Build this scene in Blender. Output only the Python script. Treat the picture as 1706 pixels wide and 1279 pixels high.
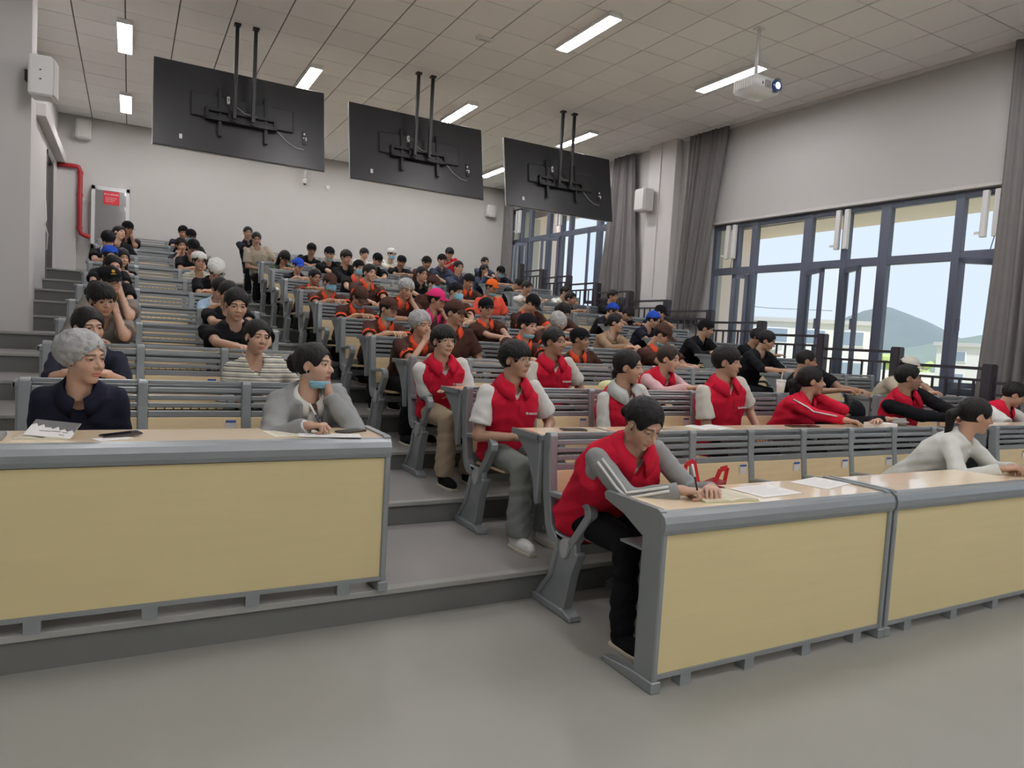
import bpy, bmesh, math, random
import numpy as np
from mathutils import Vector, Matrix, Euler
random.seed(7); rng = np.random.default_rng(7)
for o in list(bpy.data.objects): bpy.data.objects.remove(o)
S = bpy.context.scene
COL = S.collection
R = math.radians

# ---------------------------------------------------------------- camera
cam = bpy.data.cameras.new('camera'); cam_o = bpy.data.objects.new('camera', cam); COL.objects.link(cam_o)
cam.sensor_width = 36.0; cam.lens = 24.60; cam.clip_end = 3000
_r = Vector((0.87615858, -0.47850041, 0.05816782)); _u = Vector((-0.02014385, 0.08422167, 0.99624341)); _f = Vector((0.48160187, 0.87403894, -0.0641527))
cam_o.matrix_world = Matrix(((_r.x, _u.x, -_f.x, 0), (_r.y, _u.y, -_f.y, 0), (_r.z, _u.z, -_f.z, 1.439), (0, 0, 0, 1)))
S.camera = cam_o
# ---------------------------------------------------------------- world, sun, exposure
S.view_settings.view_transform = 'Standard'; S.view_settings.look = 'None'
S.view_settings.gamma = 1; S.view_settings.use_curve_mapping = False
EXPOSURE = 0.0; SKY = 1.12; TUBE = 118.0; SUN = 4.2
S.view_settings.exposure = EXPOSURE
w = bpy.data.worlds.new('world'); S.world = w; w.use_nodes = True
bg = w.node_tree.nodes['Background']; bg.inputs[0].default_value = (0.73, 0.82, 0.95, 1); bg.inputs[1].default_value = SKY
sl = bpy.data.lights.new('sun', 'SUN'); sl.energy = SUN; sl.angle = R(4); sl.color = (1, .95, .88)
so = bpy.data.objects.new('sun', sl); COL.objects.link(so); so.rotation_euler = (R(28), R(-12), 0)

# ---------------------------------------------------------------- materials
MATS = {}
def mat(name, col=(.5, .5, .5), rough=.5, metal=0., bump=0., bscale=40., var=0., vscale=6., spec=.5, coat=0., alpha=1., build=None, emit=None, estr=0., stretch=None):
    if name in MATS: return MATS[name]
    m = bpy.data.materials.new(name); m.use_nodes = True; nt = m.node_tree; N = nt.nodes; L = nt.links
    b = N['Principled BSDF']
    b.inputs['Base Color'].default_value = (*col, 1); b.inputs['Roughness'].default_value = rough
    b.inputs['Metallic'].default_value = metal; b.inputs['Specular IOR Level'].default_value = spec
    b.inputs['Coat Weight'].default_value = coat; b.inputs['Alpha'].default_value = alpha
    if emit: b.inputs['Emission Color'].default_value = (*emit, 1); b.inputs['Emission Strength'].default_value = estr
    tc = N.new('ShaderNodeTexCoord')
    if var > 0 or bump > 0:
        mp = N.new('ShaderNodeMapping'); L.new(tc.outputs['Object'], mp.inputs[0])
        if stretch: mp.inputs['Scale'].default_value = stretch
    if var > 0:
        n = N.new('ShaderNodeTexNoise'); n.inputs['Scale'].default_value = vscale; n.inputs['Detail'].default_value = 5; L.new(mp.outputs[0], n.inputs[0])
        mx = N.new('ShaderNodeMix'); mx.data_type = 'RGBA'
        mx.inputs[6].default_value = (*[c * (1 - var) for c in col], 1); mx.inputs[7].default_value = (*[min(1, c * (1 + var)) for c in col], 1)
        L.new(n.outputs[0], mx.inputs[0]); L.new(mx.outputs[2], b.inputs['Base Color'])
    if bump > 0:
        n2 = N.new('ShaderNodeTexNoise'); n2.inputs['Scale'].default_value = bscale; n2.inputs['Detail'].default_value = 4; L.new(mp.outputs[0], n2.inputs[0])
        bp = N.new('ShaderNodeBump'); bp.inputs['Strength'].default_value = bump; bp.inputs['Distance'].default_value = .01
        L.new(n2.outputs[0], bp.inputs['Height']); L.new(bp.outputs[0], b.inputs['Normal'])
    if build: build(m, nt, b, tc)
    MATS[name] = m; return m
def srgb(r, g, b): return tuple(((c / 255 / 12.92) if c / 255 <= .04045 else ((c / 255 + .055) / 1.055) ** 2.4) for c in (r, g, b))

def perf(m, nt, b, tc):   # perforated acoustic tile
    N, L = nt.nodes, nt.links
    sc = N.new('ShaderNodeVectorMath'); sc.operation = 'SCALE'; sc.inputs['Scale'].default_value = 1 / .0165
    L.new(tc.outputs['Object'], sc.inputs[0])
    fr = N.new('ShaderNodeVectorMath'); fr.operation = 'FRACTION'; L.new(sc.outputs[0], fr.inputs[0])
    sb = N.new('ShaderNodeVectorMath'); sb.operation = 'SUBTRACT'; sb.inputs[1].default_value = (.5, .5, 0); L.new(fr.outputs[0], sb.inputs[0])
    ml = N.new('ShaderNodeVectorMath'); ml.operation = 'MULTIPLY'; ml.inputs[1].default_value = (1, 1, 0); L.new(sb.outputs[0], ml.inputs[0])
    ln = N.new('ShaderNodeVectorMath'); ln.operation = 'LENGTH'; L.new(ml.outputs[0], ln.inputs[0])
    gt = N.new('ShaderNodeMath'); gt.operation = 'LESS_THAN'; gt.inputs[1].default_value = .2; L.new(ln.outputs['Value'], gt.inputs[0])
    oi = N.new('ShaderNodeObjectInfo')
    mxr = N.new('ShaderNodeMix'); mxr.data_type = 'RGBA'; mxr.inputs[6].default_value = (.90, .90, .885, 1); mxr.inputs[7].default_value = (.96, .955, .94, 1); L.new(oi.outputs['Random'], mxr.inputs[0])
    mx = N.new('ShaderNodeMix'); mx.data_type = 'RGBA'; mx.inputs[7].default_value = (.62, .61, .58, 1)
    L.new(mxr.outputs[2], mx.inputs[6]); L.new(gt.outputs[0], mx.inputs[0]); L.new(mx.outputs[2], b.inputs['Base Color'])

M = dict(
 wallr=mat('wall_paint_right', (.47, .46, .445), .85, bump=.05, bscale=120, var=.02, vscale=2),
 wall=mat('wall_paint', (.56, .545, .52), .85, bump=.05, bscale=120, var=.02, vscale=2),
 wallw=mat('wall_white', (.56, .545, .53), .8, var=.02, vscale=2),
 tile=mat('ceiling_tile', (.64, .62, .58), .8, build=perf),
 grid=mat('ceiling_grid', (.12, .115, .11), .8),
 floor=mat('vinyl_floor', (.30, .30, .27), .42, bump=.03, bscale=60, var=.09, vscale=1.3, spec=.4),
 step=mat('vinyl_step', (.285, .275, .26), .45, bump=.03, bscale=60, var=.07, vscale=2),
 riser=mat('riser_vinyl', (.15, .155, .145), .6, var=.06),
 nosing=mat('step_nosing', (.33, .335, .31), .45),
 alu=mat('grey_powder_coat', (.27, .295, .305), .34, metal=.25, bump=.02, bscale=200, var=.03),
 aluL=mat('light_grey_cap', (.42, .43, .44), .4, metal=.1),
 desk=mat('desk_laminate', (.92, .74, .52), .2, var=.06, vscale=5, stretch=(1, 14, 1), coat=.5),
 panel=mat('front_panel_laminate', (.66, .56, .30), .45, var=.05, vscale=3, stretch=(.6, 1, 9)),
 ply=mat('plywood_back', (.70, .56, .34), .4, var=.09, vscale=6, stretch=(1, 1, 8)),
 black=mat('black_plastic', (.018, .018, .02), .45),
 tv=mat('tv_back', (.022, .023, .026), .38, var=.12, vscale=1.5),
 tvb=mat('tv_bracket', (.012, .012, .013), .45),
 frame=mat('window_frame', (.10, .115, .16), .45, metal=.2),  # bluish haze over the windows is mixed into this base colour
 rail=mat('railing_paint', (.05, .045, .055), .4, metal=.3),
 white=mat('white_plastic', (.72, .72, .71), .4),
 cream=mat('speaker_grille', (.55, .54, .51), .6),
 curtain=mat('curtain_cloth', (.165, .155, .15), .85, var=.1, vscale=10, bump=.1, bscale=200),
 red=mat('red_pipe', (.33, .012, .02), .35),
 chrome=mat('brushed_aluminium', (.6, .6, .6), .3, metal=.8),
 glassd=mat('cabinet_glass', (.19, .185, .18), .12, coat=.4),
 paper=mat('white_paper', (.75, .74, .72), .7),
 cream_paper=mat('cream_paper', (.66, .62, .48), .7),
 signred=mat('red_sticker', (.6, .02, .035), .5),
 yellow=mat('yellow_plastic', (.55, .6, .3), .5),
)
def glassb(m, nt, b, tc):
    b.inputs['Transmission Weight'].default_value = 1.0; b.inputs['IOR'].default_value = 1.03; b.inputs['Roughness'].default_value = 0
M['glass'] = mat('window_glass', (.93, .96, 1), 0, build=glassb)
M['tube'] = mat('fluorescent_tube', (1, 1, 1), .5, emit=(1, .97, 1), estr=TUBE)
M['lens'] = mat('projector_lens', (.02, .06, .2), .1, coat=1, emit=(.5, .8, 1), estr=.0)
M['lensglow'] = mat('lens_glow', (.5, .8, 1), .2, emit=(.65, .9, 1), estr=1.6)

# ---------------------------------------------------------------- mesh helpers
def ob(name, me, m=None, parent=None, loc=None, rot=None):
    o = bpy.data.objects.new(name, me); COL.objects.link(o)
    if m is not None and not me.materials:
        for x in (m if isinstance(m, (list, tuple)) else [m]): me.materials.append(x)
    if parent is not None: o.parent = parent
    if loc is not None: o.location = loc
    if rot is not None: o.rotation_euler = rot
    return o
def tag(o, label=None, cat=None, group=None, kind=None):
    if label: o['label'] = label
    if cat: o['category'] = cat
    if group: o['group'] = group
    if kind: o['kind'] = kind
    return o
def empty(name, loc=(0, 0, 0), rotz=0, label=None, cat=None, group=None, kind=None):
    o = bpy.data.objects.new(name, None); COL.objects.link(o); o.location = loc; o.rotation_euler = (0, 0, rotz); o.empty_display_size = .1
    return tag(o, label, cat, group, kind)
class MB:
    def __init__(s): s.v = []; s.f = []; s.mi = []
    def add(s, vs, fs, mi=0):
        n = len(s.v); s.v += [tuple(v) for v in vs]; s.f += [tuple(i + n for i in f) for f in fs]; s.mi += [mi] * len(fs); return s
    def box(s, x0, x1, y0, y1, z0, z1, mi=0, T=None):
        vs = [(x0, y0, z0), (x1, y0, z0), (x1, y1, z0), (x0, y1, z0), (x0, y0, z1), (x1, y0, z1), (x1, y1, z1), (x0, y1, z1)]
        if T: vs = [tuple(T @ Vector(v)) for v in vs]
        return s.add(vs, [(0, 3, 2, 1), (4, 5, 6, 7), (0, 1, 5, 4), (1, 2, 6, 5), (2, 3, 7, 6), (3, 0, 4, 7)], mi)
    def bar(s, a, b, wd, h, mi=0, up=(0, 0, 1)):
        a, b = Vector(a), Vector(b); d = (b - a).normalized(); u = Vector(up)
        if abs(d.dot(u)) > .98: u = Vector((0, 1, 0))
        x = d.cross(u).normalized() * wd / 2; z = x.cross(d).normalized() * h / 2
        vs = [a - x - z, a + x - z, a + x + z, a - x + z, b - x - z, b + x - z, b + x + z, b - x + z]
        return s.add(vs, [(0, 3, 2, 1), (4, 5, 6, 7), (0, 1, 5, 4), (1, 2, 6, 5), (2, 3, 7, 6), (3, 0, 4, 7)][::1], mi)
    def tube(s, pts, r, n=8, mi=0, cap=True):
        pts = [Vector(p) for p in pts]; rs = r if isinstance(r, (list, tuple)) else [r] * len(pts); rings = []; vs = []; prev = None
        for i, p in enumerate(pts):
            d = (pts[min(i + 1, len(pts) - 1)] - pts[max(i - 1, 0)]).normalized()
            if prev is None:
                a = Vector((0, 0, 1)) if abs(d.z) < .9 else Vector((1, 0, 0)); x = d.cross(a).normalized()
            else: x = (prev - d * prev.dot(d)).normalized()
            prev = x; y = d.cross(x)
            for k in range(n):
                t = 2 * math.pi * k / n; vs.append(p + x * math.cos(t) * rs[i] + y * math.sin(t) * rs[i])
        fs = []
        for i in range(len(pts) - 1):
            for k in range(n): fs.append((i * n + k, i * n + (k + 1) % n, (i + 1) * n + (k + 1) % n, (i + 1) * n + k))
        if cap: fs.append(tuple(range(n))[::-1]); fs.append(tuple((len(pts) - 1) * n + k for k in range(n)))
        return s.add(vs, fs, mi)
    def prism(s, poly, x0, x1, mi=0, axis='x'):
        n = len(poly)
        def P(a, b, t): return (t, a, b) if axis == 'x' else ((a, t, b) if axis == 'y' else (a, b, t))
        vs = [P(a, b, x0) for a, b in poly] + [P(a, b, x1) for a, b in poly]
        fs = [tuple(range(n)), tuple(range(2 * n - 1, n - 1, -1))] + [(i, i + n, (i + 1) % n + n, (i + 1) % n) for i in range(n)]
        return s.add(vs, fs, mi)
    def sphere(s, c, r, nu=14, nv=8, mi=0, T=None):
        rr = r if isinstance(r, (tuple, list)) else (r, r, r); vs = []; fs = []
        for j in range(nv + 1):
            ph = math.pi * j / nv
            for i in range(nu):
                th = 2 * math.pi * i / nu; v = Vector((c[0] + rr[0] * math.sin(ph) * math.cos(th), c[1] + rr[1] * math.sin(ph) * math.sin(th), c[2] + rr[2] * math.cos(ph)))
                vs.append(tuple(T @ v) if T else tuple(v))
        for j in range(nv):
            for i in range(nu): fs.append((j * nu + i, j * nu + (i + 1) % nu, (j + 1) * nu + (i + 1) % nu, (j + 1) * nu + i))
        return s.add(vs, fs, mi)
    def mesh(s, name, bevel=0, smooth=False, seg=1):
        me = bpy.data.meshes.new(name); me.from_pydata(s.v, [], s.f)
        me.polygons.foreach_set('material_index', s.mi)
        bm = bmesh.new(); bm.from_mesh(me); bmesh.ops.recalc_face_normals(bm, faces=bm.faces)
        if bevel: bmesh.ops.bevel(bm, geom=[e for e in bm.edges if e.calc_face_angle(0) > .5], offset=bevel, segments=seg, affect='EDGES', clamp_overlap=True)
        bm.to_mesh(me); bm.free()
        if smooth: me.polygons.foreach_set('use_smooth', [True] * len(me.polygons))
        me.update(); return me
    def obj(s, name, m, parent=None, loc=None, bevel=0, smooth=False, seg=1, rot=None):
        me = s.mesh(name, bevel, smooth, seg)
        for x in (m if isinstance(m, (list, tuple)) else [m]): me.materials.append(x)
        return ob(name, me, None, parent, loc, rot)
def struct(o): o['kind'] = 'structure'; return o
def copyinst(name, src, parent=None, loc=None, rot=None):
    o = bpy.data.objects.new(name, src.data); COL.objects.link(o)
    if parent is not None: o.parent = parent
    if loc is not None: o.location = loc
    if rot is not None: o.rotation_euler = rot
    return o

# ---------------------------------------------------------------- layout constants
D = 1.0969; YA = 3.2471
HS = [0, .1587, .3109, .4544, .6252, .8028, .9923, 1.1893, 1.3861, 1.5967, 1.7921, 1.995, 2.235]
YK = [YA + D * k for k in range(12)]                 # seat back plane of each row
YE = [None] + [YA + .03 + D * (k - 1) for k in range(1, 13)]   # front edge of tier k
CEIL = 5.34; YR = 16.7; XL = -1.29
def xw(y): return 9.3 - .045 * (y - 4.7)
WTH = math.atan(.045)

# ---------------------------------------------------------------- room shell
struct(MB().box(-3.2, 9.6, -4.2, YE[1] + .02, -.12, 0).obj('floor', M['floor']))
tiers = empty('stepped_floor', kind='structure')
for k in range(1, 13):
    y0 = YE[k]; y1 = (YE[k + 1] if k < 12 else YR + .05); z = HS[k]
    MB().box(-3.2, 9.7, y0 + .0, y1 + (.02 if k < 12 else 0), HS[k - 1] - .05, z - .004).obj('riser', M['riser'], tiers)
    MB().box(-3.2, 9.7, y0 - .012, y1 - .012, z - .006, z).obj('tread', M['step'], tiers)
    MB().box(-3.2, 9.7, y0 - .02, y0 + .035, z - .026, z + .003).obj('nosing', M['nosing'], tiers, bevel=.003)
# walls
struct(MB().box(-1.6, 9.8, YR, YR + .2, 0, CEIL + .3).obj('wall_rear', M['wall']))
struct(MB().box(-3.4, 9.8, -4.4, -4.2, -.1, CEIL + .3).obj('wall_front', mat('wall_paint_front', (.86, .85, .83), .8, var=.02)))  # unseen wall, its paint made paler to bounce light onto the desk panels
struct(MB().box(-3.4, -3.2, -4.2, 9.97, -.1, CEIL + .3).obj('wall_left', M['wall']))
mb = MB().box(-3.4, -1.035, 9.97, 10.45, 0.9, CEIL + .3)
mb.box(-3.4, XL, 10.45, 14.62, 0, CEIL + .3).box(-3.4, XL, 14.62, 15.72, 4.22, CEIL + .3).box(-3.4, XL, 15.72, YR + .1, 0, CEIL + .3)
o = struct(mb.obj('wall_left', M['wallw']))
# right wall built in its own slightly skewed frame: local x = along +Y, local y = into the room is negative x
RW = Matrix.Translation((9.3, 4.7, 0)) @ Matrix.Rotation(WTH, 4, 'Z')   # local +Y runs along the wall, local -X is the room side
def rwp(s, n, z): return tuple(RW @ Vector((n, s, z)))
W1 = (.0, 4.75, 1.05, 3.66)     # s0,s1,z0,z1 of window 1 (s from y=4.7)
W0 = (-7.3, -2.4, .95, 3.66)
W2 = (7.35, 11.95, 2.18, 4.80)
mb = MB(); T = RW
mb.box(0, .35, -9.2, 5.6, W1[3], CEIL + .3, T=T).box(0, .35, -9.2, W0[0], -.1, W1[3], T=T).box(0, .35, W0[1], W1[0] - .55, -.1, W1[3], T=T).box(0, .35, W0[0], W0[1], -.1, W0[2], T=T).box(0, .35, W1[0] - .55, W1[1], -.1, W1[2], T=T)
mb.box(0, .35, W1[1], W2[0], -.1, W1[3], T=T).box(0, .35, 5.6, W2[0], W1[3], CEIL + .3, T=T)
mb.box(0, .35, W2[0], W2[1] + .1, W2[3], CEIL + .3, T=T).box(0, .35, W2[0], W2[1] + .1, -.1, W2[2], T=T)
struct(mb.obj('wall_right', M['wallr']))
# column on the right wall with a cable trunk
struct(MB().box(-.16, .05, 5.62, 6.35, 0, CEIL + .02, T=T).obj('column', M['wallw'], bevel=.006))
tr = MB().box(-.18, -.155, 6.0, 6.03, 2.4, CEIL, T=T).obj('trim_1', M['wallw']); struct(tr)
# cornice shadow trim along the right wall
struct(MB().box(-.06, .01, -9.0, 5.55, CEIL - .05, CEIL + .01, T=T).obj('trim_2', M['wallw'], bevel=.01))
# ceiling
ceil = struct(MB().box(-3.4, 10, -4.4, YR + .3, CEIL + .012, CEIL + .2).obj('ceiling', M['grid']))
tm = MB().box(-.292, .292, -.293, .293, 0, .02).mesh('ceiling_tile', bevel=.003); tm.materials.append(M['tile'])
gx0 = -.72; gy0 = 11.83
cand = []
for i in range(-5, 18):
    for j in range(-27, 9):
        x = gx0 + .6 * (i + .5); y = gy0 + .6 * (j + .5)
        if y > YR + .1 or y < -4.3 or x < -3.2 or x > xw(y) + .25 or (y > 9.97 and x < -1.4): continue
        d = Vector((x, y, CEIL - 1.439)); zf = d.dot(_f); vis = zf > .3 and abs(d.dot(_r) / zf) < .78 and d.dot(_u) / zf < .6
        cand.append((0 if vis else 1, d.length, x, y))
cand.sort(); rest = MB()
for n, (a, b_, x, y) in enumerate(cand):
    if n < 300: ob('ceiling_tile', tm, None, ceil, (x, y, CEIL - .003 + random.uniform(-.0015, .0015)))
    else: rest.box(x - .293, x + .293, y - .293, y + .293, CEIL - .004, CEIL + .016)
o = rest.obj('ceiling_tile', M['tile'], ceil); o['kind'] = 'stuff'

# ---------------------------------------------------------------- ceiling lamps
def lamp(x, y, n):
    t = empty('ceiling_lamp', (x, y, CEIL)); 
    MB().box(-.088, .088, -.61, .61, -.016, 0).obj('housing', M['white'], t, bevel=.004)
    for sx in (-1, 1): MB().prism([(sx * .088, 0), (sx * .094, -.058), (sx * .088, -.060), (sx * .080, -.016)], -.605, .605, axis='y').obj('reflector', M['white'], t)
    MB().prism([(-.012, -.016), (-.006, -.045), (.006, -.045), (.012, -.016)], -.6, .6, axis='y').obj('ridge', M['white'], t)
    for dx in (-.045, .045):
        MB().tube([(dx, -.58, -.042), (dx, .58, -.042)], .014, 10).obj('tube', M['tube'], t, smooth=True)
    for dy in (-.6, .6): MB().box(-.09, .09, dy - .012, dy + .012, -.062, -.01).obj('end_cap', M['white'], t, bevel=.004)
    return t
li = 0
cols_ = {-.125: 'leftmost', 2.38: 'second', 4.96: 'third', 7.42: 'rightmost'}
rows_ = [(-3.2, None), (-.1, None), (3.8, None), (7.58, 'nearest in view'), (11.5, 'middle of the three in view'), (14.95, 'farthest, by the rear wall')]  # foremost row is unseen, added to brighten the front of the hall
vis_lab = {(-.125, 11.5): 'lit twin tube ceiling lamp at far left, nearer of the left pair', (-.125, 14.95): 'lit twin tube ceiling lamp at far left close to the rear wall',
 (2.38, 11.5): 'twin tube ceiling lamp showing above the right corner of the left screen', (4.96, 7.58): 'bright twin tube ceiling lamp at top centre right over the middle seats',
 (7.42, 7.58): 'bright twin tube ceiling lamp crossing behind the projector', (7.42, 11.5): 'bright ceiling lamp behind the poles of the right screen',
 (7.42, 14.95): 'small lit ceiling lamp showing between the middle and right screens', (4.96, 11.5): 'twin tube ceiling lamp half hidden behind the middle screen', (4.96, 14.95): 'far ceiling lamp hidden behind the middle screen near the rear wall',
 (2.38, 14.95): 'far ceiling lamp hidden behind the left screen near the rear wall'}
for x in cols_:
    for y, nm in rows_:
        t = lamp(x, y, li)
        k = (x, y)
        tag(t, vis_lab.get(k, 'twin tube ceiling lamp over the open floor outside the picture'), 'lamp', 'ceiling lamps')
# smoke detector plate
t = empty('ceiling_sensor', (4.0, 8.55, CEIL), label='small white rectangular sensor on the ceiling before the middle screen poles', cat='sensor')
MB().box(-.11, .11, -.05, .05, -.035, 0).obj('housing', M['white'], t, bevel=.01); MB().box(-.07, .07, -.02, .02, -.04, -.034).obj('grille', M['cream'], t)

# ---------------------------------------------------------------- hanging screens seen from behind
def screen(x0, x1, y, lab, idx):
    cx_ = (x0 + x1) / 2; t = empty('ceiling_screen', (cx_, y, CEIL), 0, lab, 'screen', 'ceiling hung screens')
    W, H = 2.17, 1.17; zc = 4.215 - CEIL; T = Matrix.Translation((0, 0, zc)) @ Matrix.Rotation(R(-11.5), 4, 'X')
    # local after tilt: y- is the back that faces the camera, bottom edge comes forward
    def P(m): return m
    MB().box(-W/2, W/2, -.012, .012, -H/2, H/2, T=T).obj('back_cover', M['tv'], t, bevel=.004)
    MB().box(-W/2 - .006, W/2 + .006, .008, .03, -H/2 - .006, H/2 + .006, T=T).obj('front_bezel', M['chrome'], t, bevel=.002)
    b = MB().box(-W/2 + .02, W/2 - .02, .03, .034, -H/2 + .02, H/2 - .02, T=T).obj('display_panel', M['black'], t)
    MB().box(-W * .3, W * .3, -.05, -.012, -.12, .2, T=T).obj('rear_housing', M['tv'], t, bevel=.012)
    m = MB().box(-.48, .42, -.10, -.05, -.16, -.11, T=T).box(-.48, .42, -.10, -.05, -.04, .0, T=T).box(-.48, -.44, -.10, -.05, -.16, 0, T=T).box(.38, .42, -.10, -.05, -.16, 0, T=T)
    m.box(-.2, -.16, -.10, -.05, -.16, 0, T=T).box(.1, .14, -.10, -.05, -.16, 0, T=T)
    br = m.obj('wall_bracket', M['tvb'], t)
    for xx in (-.3, .28): MB().box(xx - .02, xx + .02, -.075, -.045, -.36, .3, T=T).obj('bracket_arm', M['tvb'], t)
    for xx in (-.13, .1):
        MB().box(xx - .022, xx + .022, -.2, -.155, zc + .02 - .12, -.02).obj('pole', M['tvb'], t, bevel=.003)
        MB().box(xx - .04, xx + .04, -.22, -.135, -.03, 0).obj('ceiling_plate', M['tvb'], t)
        MB().bar((xx, -.17, zc - .08), (xx, -.06, zc - .07), .04, .1).obj('bracket_arm', M['tvb'], t)
    MB().box(-.215, -.18, -.09, -.05, .1, .2, T=T).obj('receiver_box', M['white'], t, bevel=.006)
    MB().box(-.202, -.192, -.095, -.088, .13, .17, T=T).obj('socket', M['black'], t)
    MB().box(-.78, -.745, -.018, -.011, -.46, -.40, T=T).obj('sticker', M['white'], t)
    MB().box(.78, .84, -.03, -.011, -.25, -.05, T=T).obj('socket_panel', M['black'], t)
    c = MB(); c.box(.79, .81, -.045, -.03, -.12, -.09, T=T).box(.815, .83, -.045, -.03, -.2, -.15, T=T).box(.78, .8, -.045, -.03, -.17, -.155, T=T)
    c.obj('plug', M['white'], t)
    MB().tube([T @ Vector(v) for v in ((.42, -.07, -.14), (.55, -.04, -.25), (.68, -.03, -.32), (.79, -.03, -.33))], .004, 5).obj('cable', M['cream'], t, smooth=True)
    MB().tube([T @ Vector(v) for v in ((-.1, -.1, .07), (0, -.1, 0), (.15, -.1, -.02), (.3, -.07, -.02))], .004, 5).obj('cable', M['cream'], t, smooth=True)
    return t
screen(.21, 2.39, 10.3, 'left of three black screens hung from the ceiling, seen from behind', 0)
screen(2.81, 4.93, 10.42, 'middle of three black screens hung from the ceiling, seen from behind', 1)
screen(5.42, 7.61, 10.52, 'right of three black screens hung from the ceiling, seen from behind', 2)

# ---------------------------------------------------------------- projector
t = empty('projector', (6.6, 6.1, 4.63), 0, 'white ceiling projector with glowing blue lens on a white pole', 'projector')
MB().box(-.23, .21, 0, .36, -.085, .085).obj('body_case', M['white'], t, bevel=.025, seg=3, smooth=True)
MB().tube([(-.02, .2, .08), (-.02, .2, .71)], .022, 12).obj('pole', M['white'], t, smooth=True)
MB().box(-.07, .03, .15, .25, .69, .71).obj('ceiling_plate', M['white'], t)
MB().box(-.1, .12, .08, .3, .085, .12).obj('mount_bracket', M['chrome'], t, bevel=.004)
MB().tube([(.12, -.03, .0), (.12, .02, .0)], [.072, .075], 20).obj('lens_ring', M['lens'], t, smooth=True)
MB().tube([(.12, -.034, .0), (.12, -.029, .0)], [.04, .04], 16).obj('lens', M['lensglow'], t, smooth=True)
for i in range(9): MB().box(-.235, -.228, .04 + i * .033, .06 + i * .033, -.05, .05).obj('vent_slot', M['cream'], t)
for i in range(4): MB().box(-.06 + i * .025, -.048 + i * .025, -.004, .003, -.045, .04).obj('vent_slot', M['curtain'], t)
MB().box(-.11, -.095, -.005, .003, -.02, .01).obj('sensor_window', M['black'], t)
MB().box(.13, .2, -.005, .05, .085, .1).obj('focus_knob', M['frame'], t, bevel=.004)

# ---------------------------------------------------------------- speakers
def speaker(name, loc, rz, w_, h_, d_, lab, back=False):
    t = empty(name, loc, rz, lab, 'speaker', 'white wall speakers')
    MB().box(-w_/2, w_/2, -d_, 0, -h_/2, h_/2).obj('cabinet', M['white'], t, bevel=.015, seg=2)
    MB().box(-w_/2 + .02, w_/2 - .02, -d_ - .012, -d_ + .002, -h_/2 + .02, h_/2 - .02).obj('grille', M['cream'], t, bevel=.006)
    MB().box(-.04, .04, -.01, .05, -.06, .06).obj('wall_bracket', M['black'], t)
    if back or h_ == .44:
        for zz in (.05, -.05): MB().box(-w_/2 - .004, -w_/2 + .002, -d_ * .55, -d_ * .55 + .02, zz, zz + .012).obj('screw', M['black'], t)
    return t
speaker('wall_speaker', (-1.03, 9.82, 4.08), R(84), .28, .44, .24, 'large white speaker high on the left pillar edge')
speaker('wall_speaker', (-.86, YR - .03, 5.07), 0, .25, .38, .2, 'white speaker high in the rear left corner')
speaker('wall_speaker', rwp(6.25, -.2, 4.26), R(-90) + WTH, .3, .42, .24, 'white speaker on the column between the curtains')
speaker('wall_speaker', (8.2, YR - .03, 4.72), 0, .25, .3, .18, 'small white speaker on the rear wall below the middle screen')
# dome camera, sensor
t = empty('dome_camera', (3.45, YR, 4.86), 0, 'small white dome camera hanging on the rear wall under the left screen', 'camera')
MB().box(-.03, .03, -.14, 0, .08, .12).obj('bracket', M['white'], t); MB().tube([(0, -.12, .1), (0, -.12, -.05)], .02, 8).obj('stem', M['white'], t, smooth=True)
MB().sphere((0, -.12, -.12), (.06, .06, .07)).obj('housing', M['white'], t, smooth=True); MB().sphere((0, -.12, -.165), .04).obj('dome', M['black'], t, smooth=True)
t = empty('wall_sensor', (4.0, YR, 4.71), 0, 'small round white sensor on the rear wall right of the dome camera', 'sensor')
MB().tube([(0, 0, 0), (0, -.03, 0)], .055, 16).obj('ring', M['chrome'], t); MB().tube([(0, -.02, 0), (0, -.036, 0)], .04, 16).obj('cover', M['white'], t)

# ---------------------------------------------------------------- rear left corner: duct, pipe, cabinet, door
struct(MB().box(XL - .1, XL + .14, 12.88, YR, 4.36, 4.54).obj('trim_3', M['wallw'], bevel=.004))
struct(MB().box(-1.33, -.96, YR - .12, YR, 2.2, 4.42).obj('trim_4', M['wallw'], bevel=.004))
d = empty('door_1', (XL, 14.62, HS[11])); d['kind'] = 'structure'
dk = M['frame']
MB().box(-.14, .015, 0, .07, 0, 2.22).obj('jamb', M['grid'], d); MB().box(-.14, .015, 1.03, 1.1, 0, 2.22).obj('jamb', M['grid'], d); MB().box(-.14, .015, 0, 1.1, 2.15, 2.22).obj('lintel', M['grid'], d)
MB().box(-.12, -.08, .07, 1.03, .01, 2.15).obj('door_leaf', M['grid'], d); MB().tube([(-.08, .12, 1.0), (-.03, .12, 1.0), (-.03, .22, 1.0)], .012, 8).obj('door_handle', M['chrome'], d)
t = empty('fire_pipe', (0, 0, 0), 0, 'dark red fire water pipe with bends in the rear left corner', 'pipe')
MB().tube([(-1.28, YR - .17, 4.32), (-1.0, YR - .17, 4.33), (-.93, YR - .17, 4.32), (-.90, YR - .17, 4.25), (-.90, YR - .17, 3.12), (-.87, YR - .17, 3.03), (-.8, YR - .17, 3.0), (-.72, YR - .14, 2.98)], .045, 12).obj('pipe', M['red'], t, smooth=True)
for z in (4.18, 3.75, 3.1): MB().tube([(-.9, YR - .17, z), (-.9, YR - .17, z + .06)], .055, 12).obj('coupling', M['red'], t)
MB().bar((-.88, YR - .17, 3.7), (-.7, YR - .02, 3.7), .02, .02).obj('pipe_clamp', M['chrome'], t)
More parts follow.
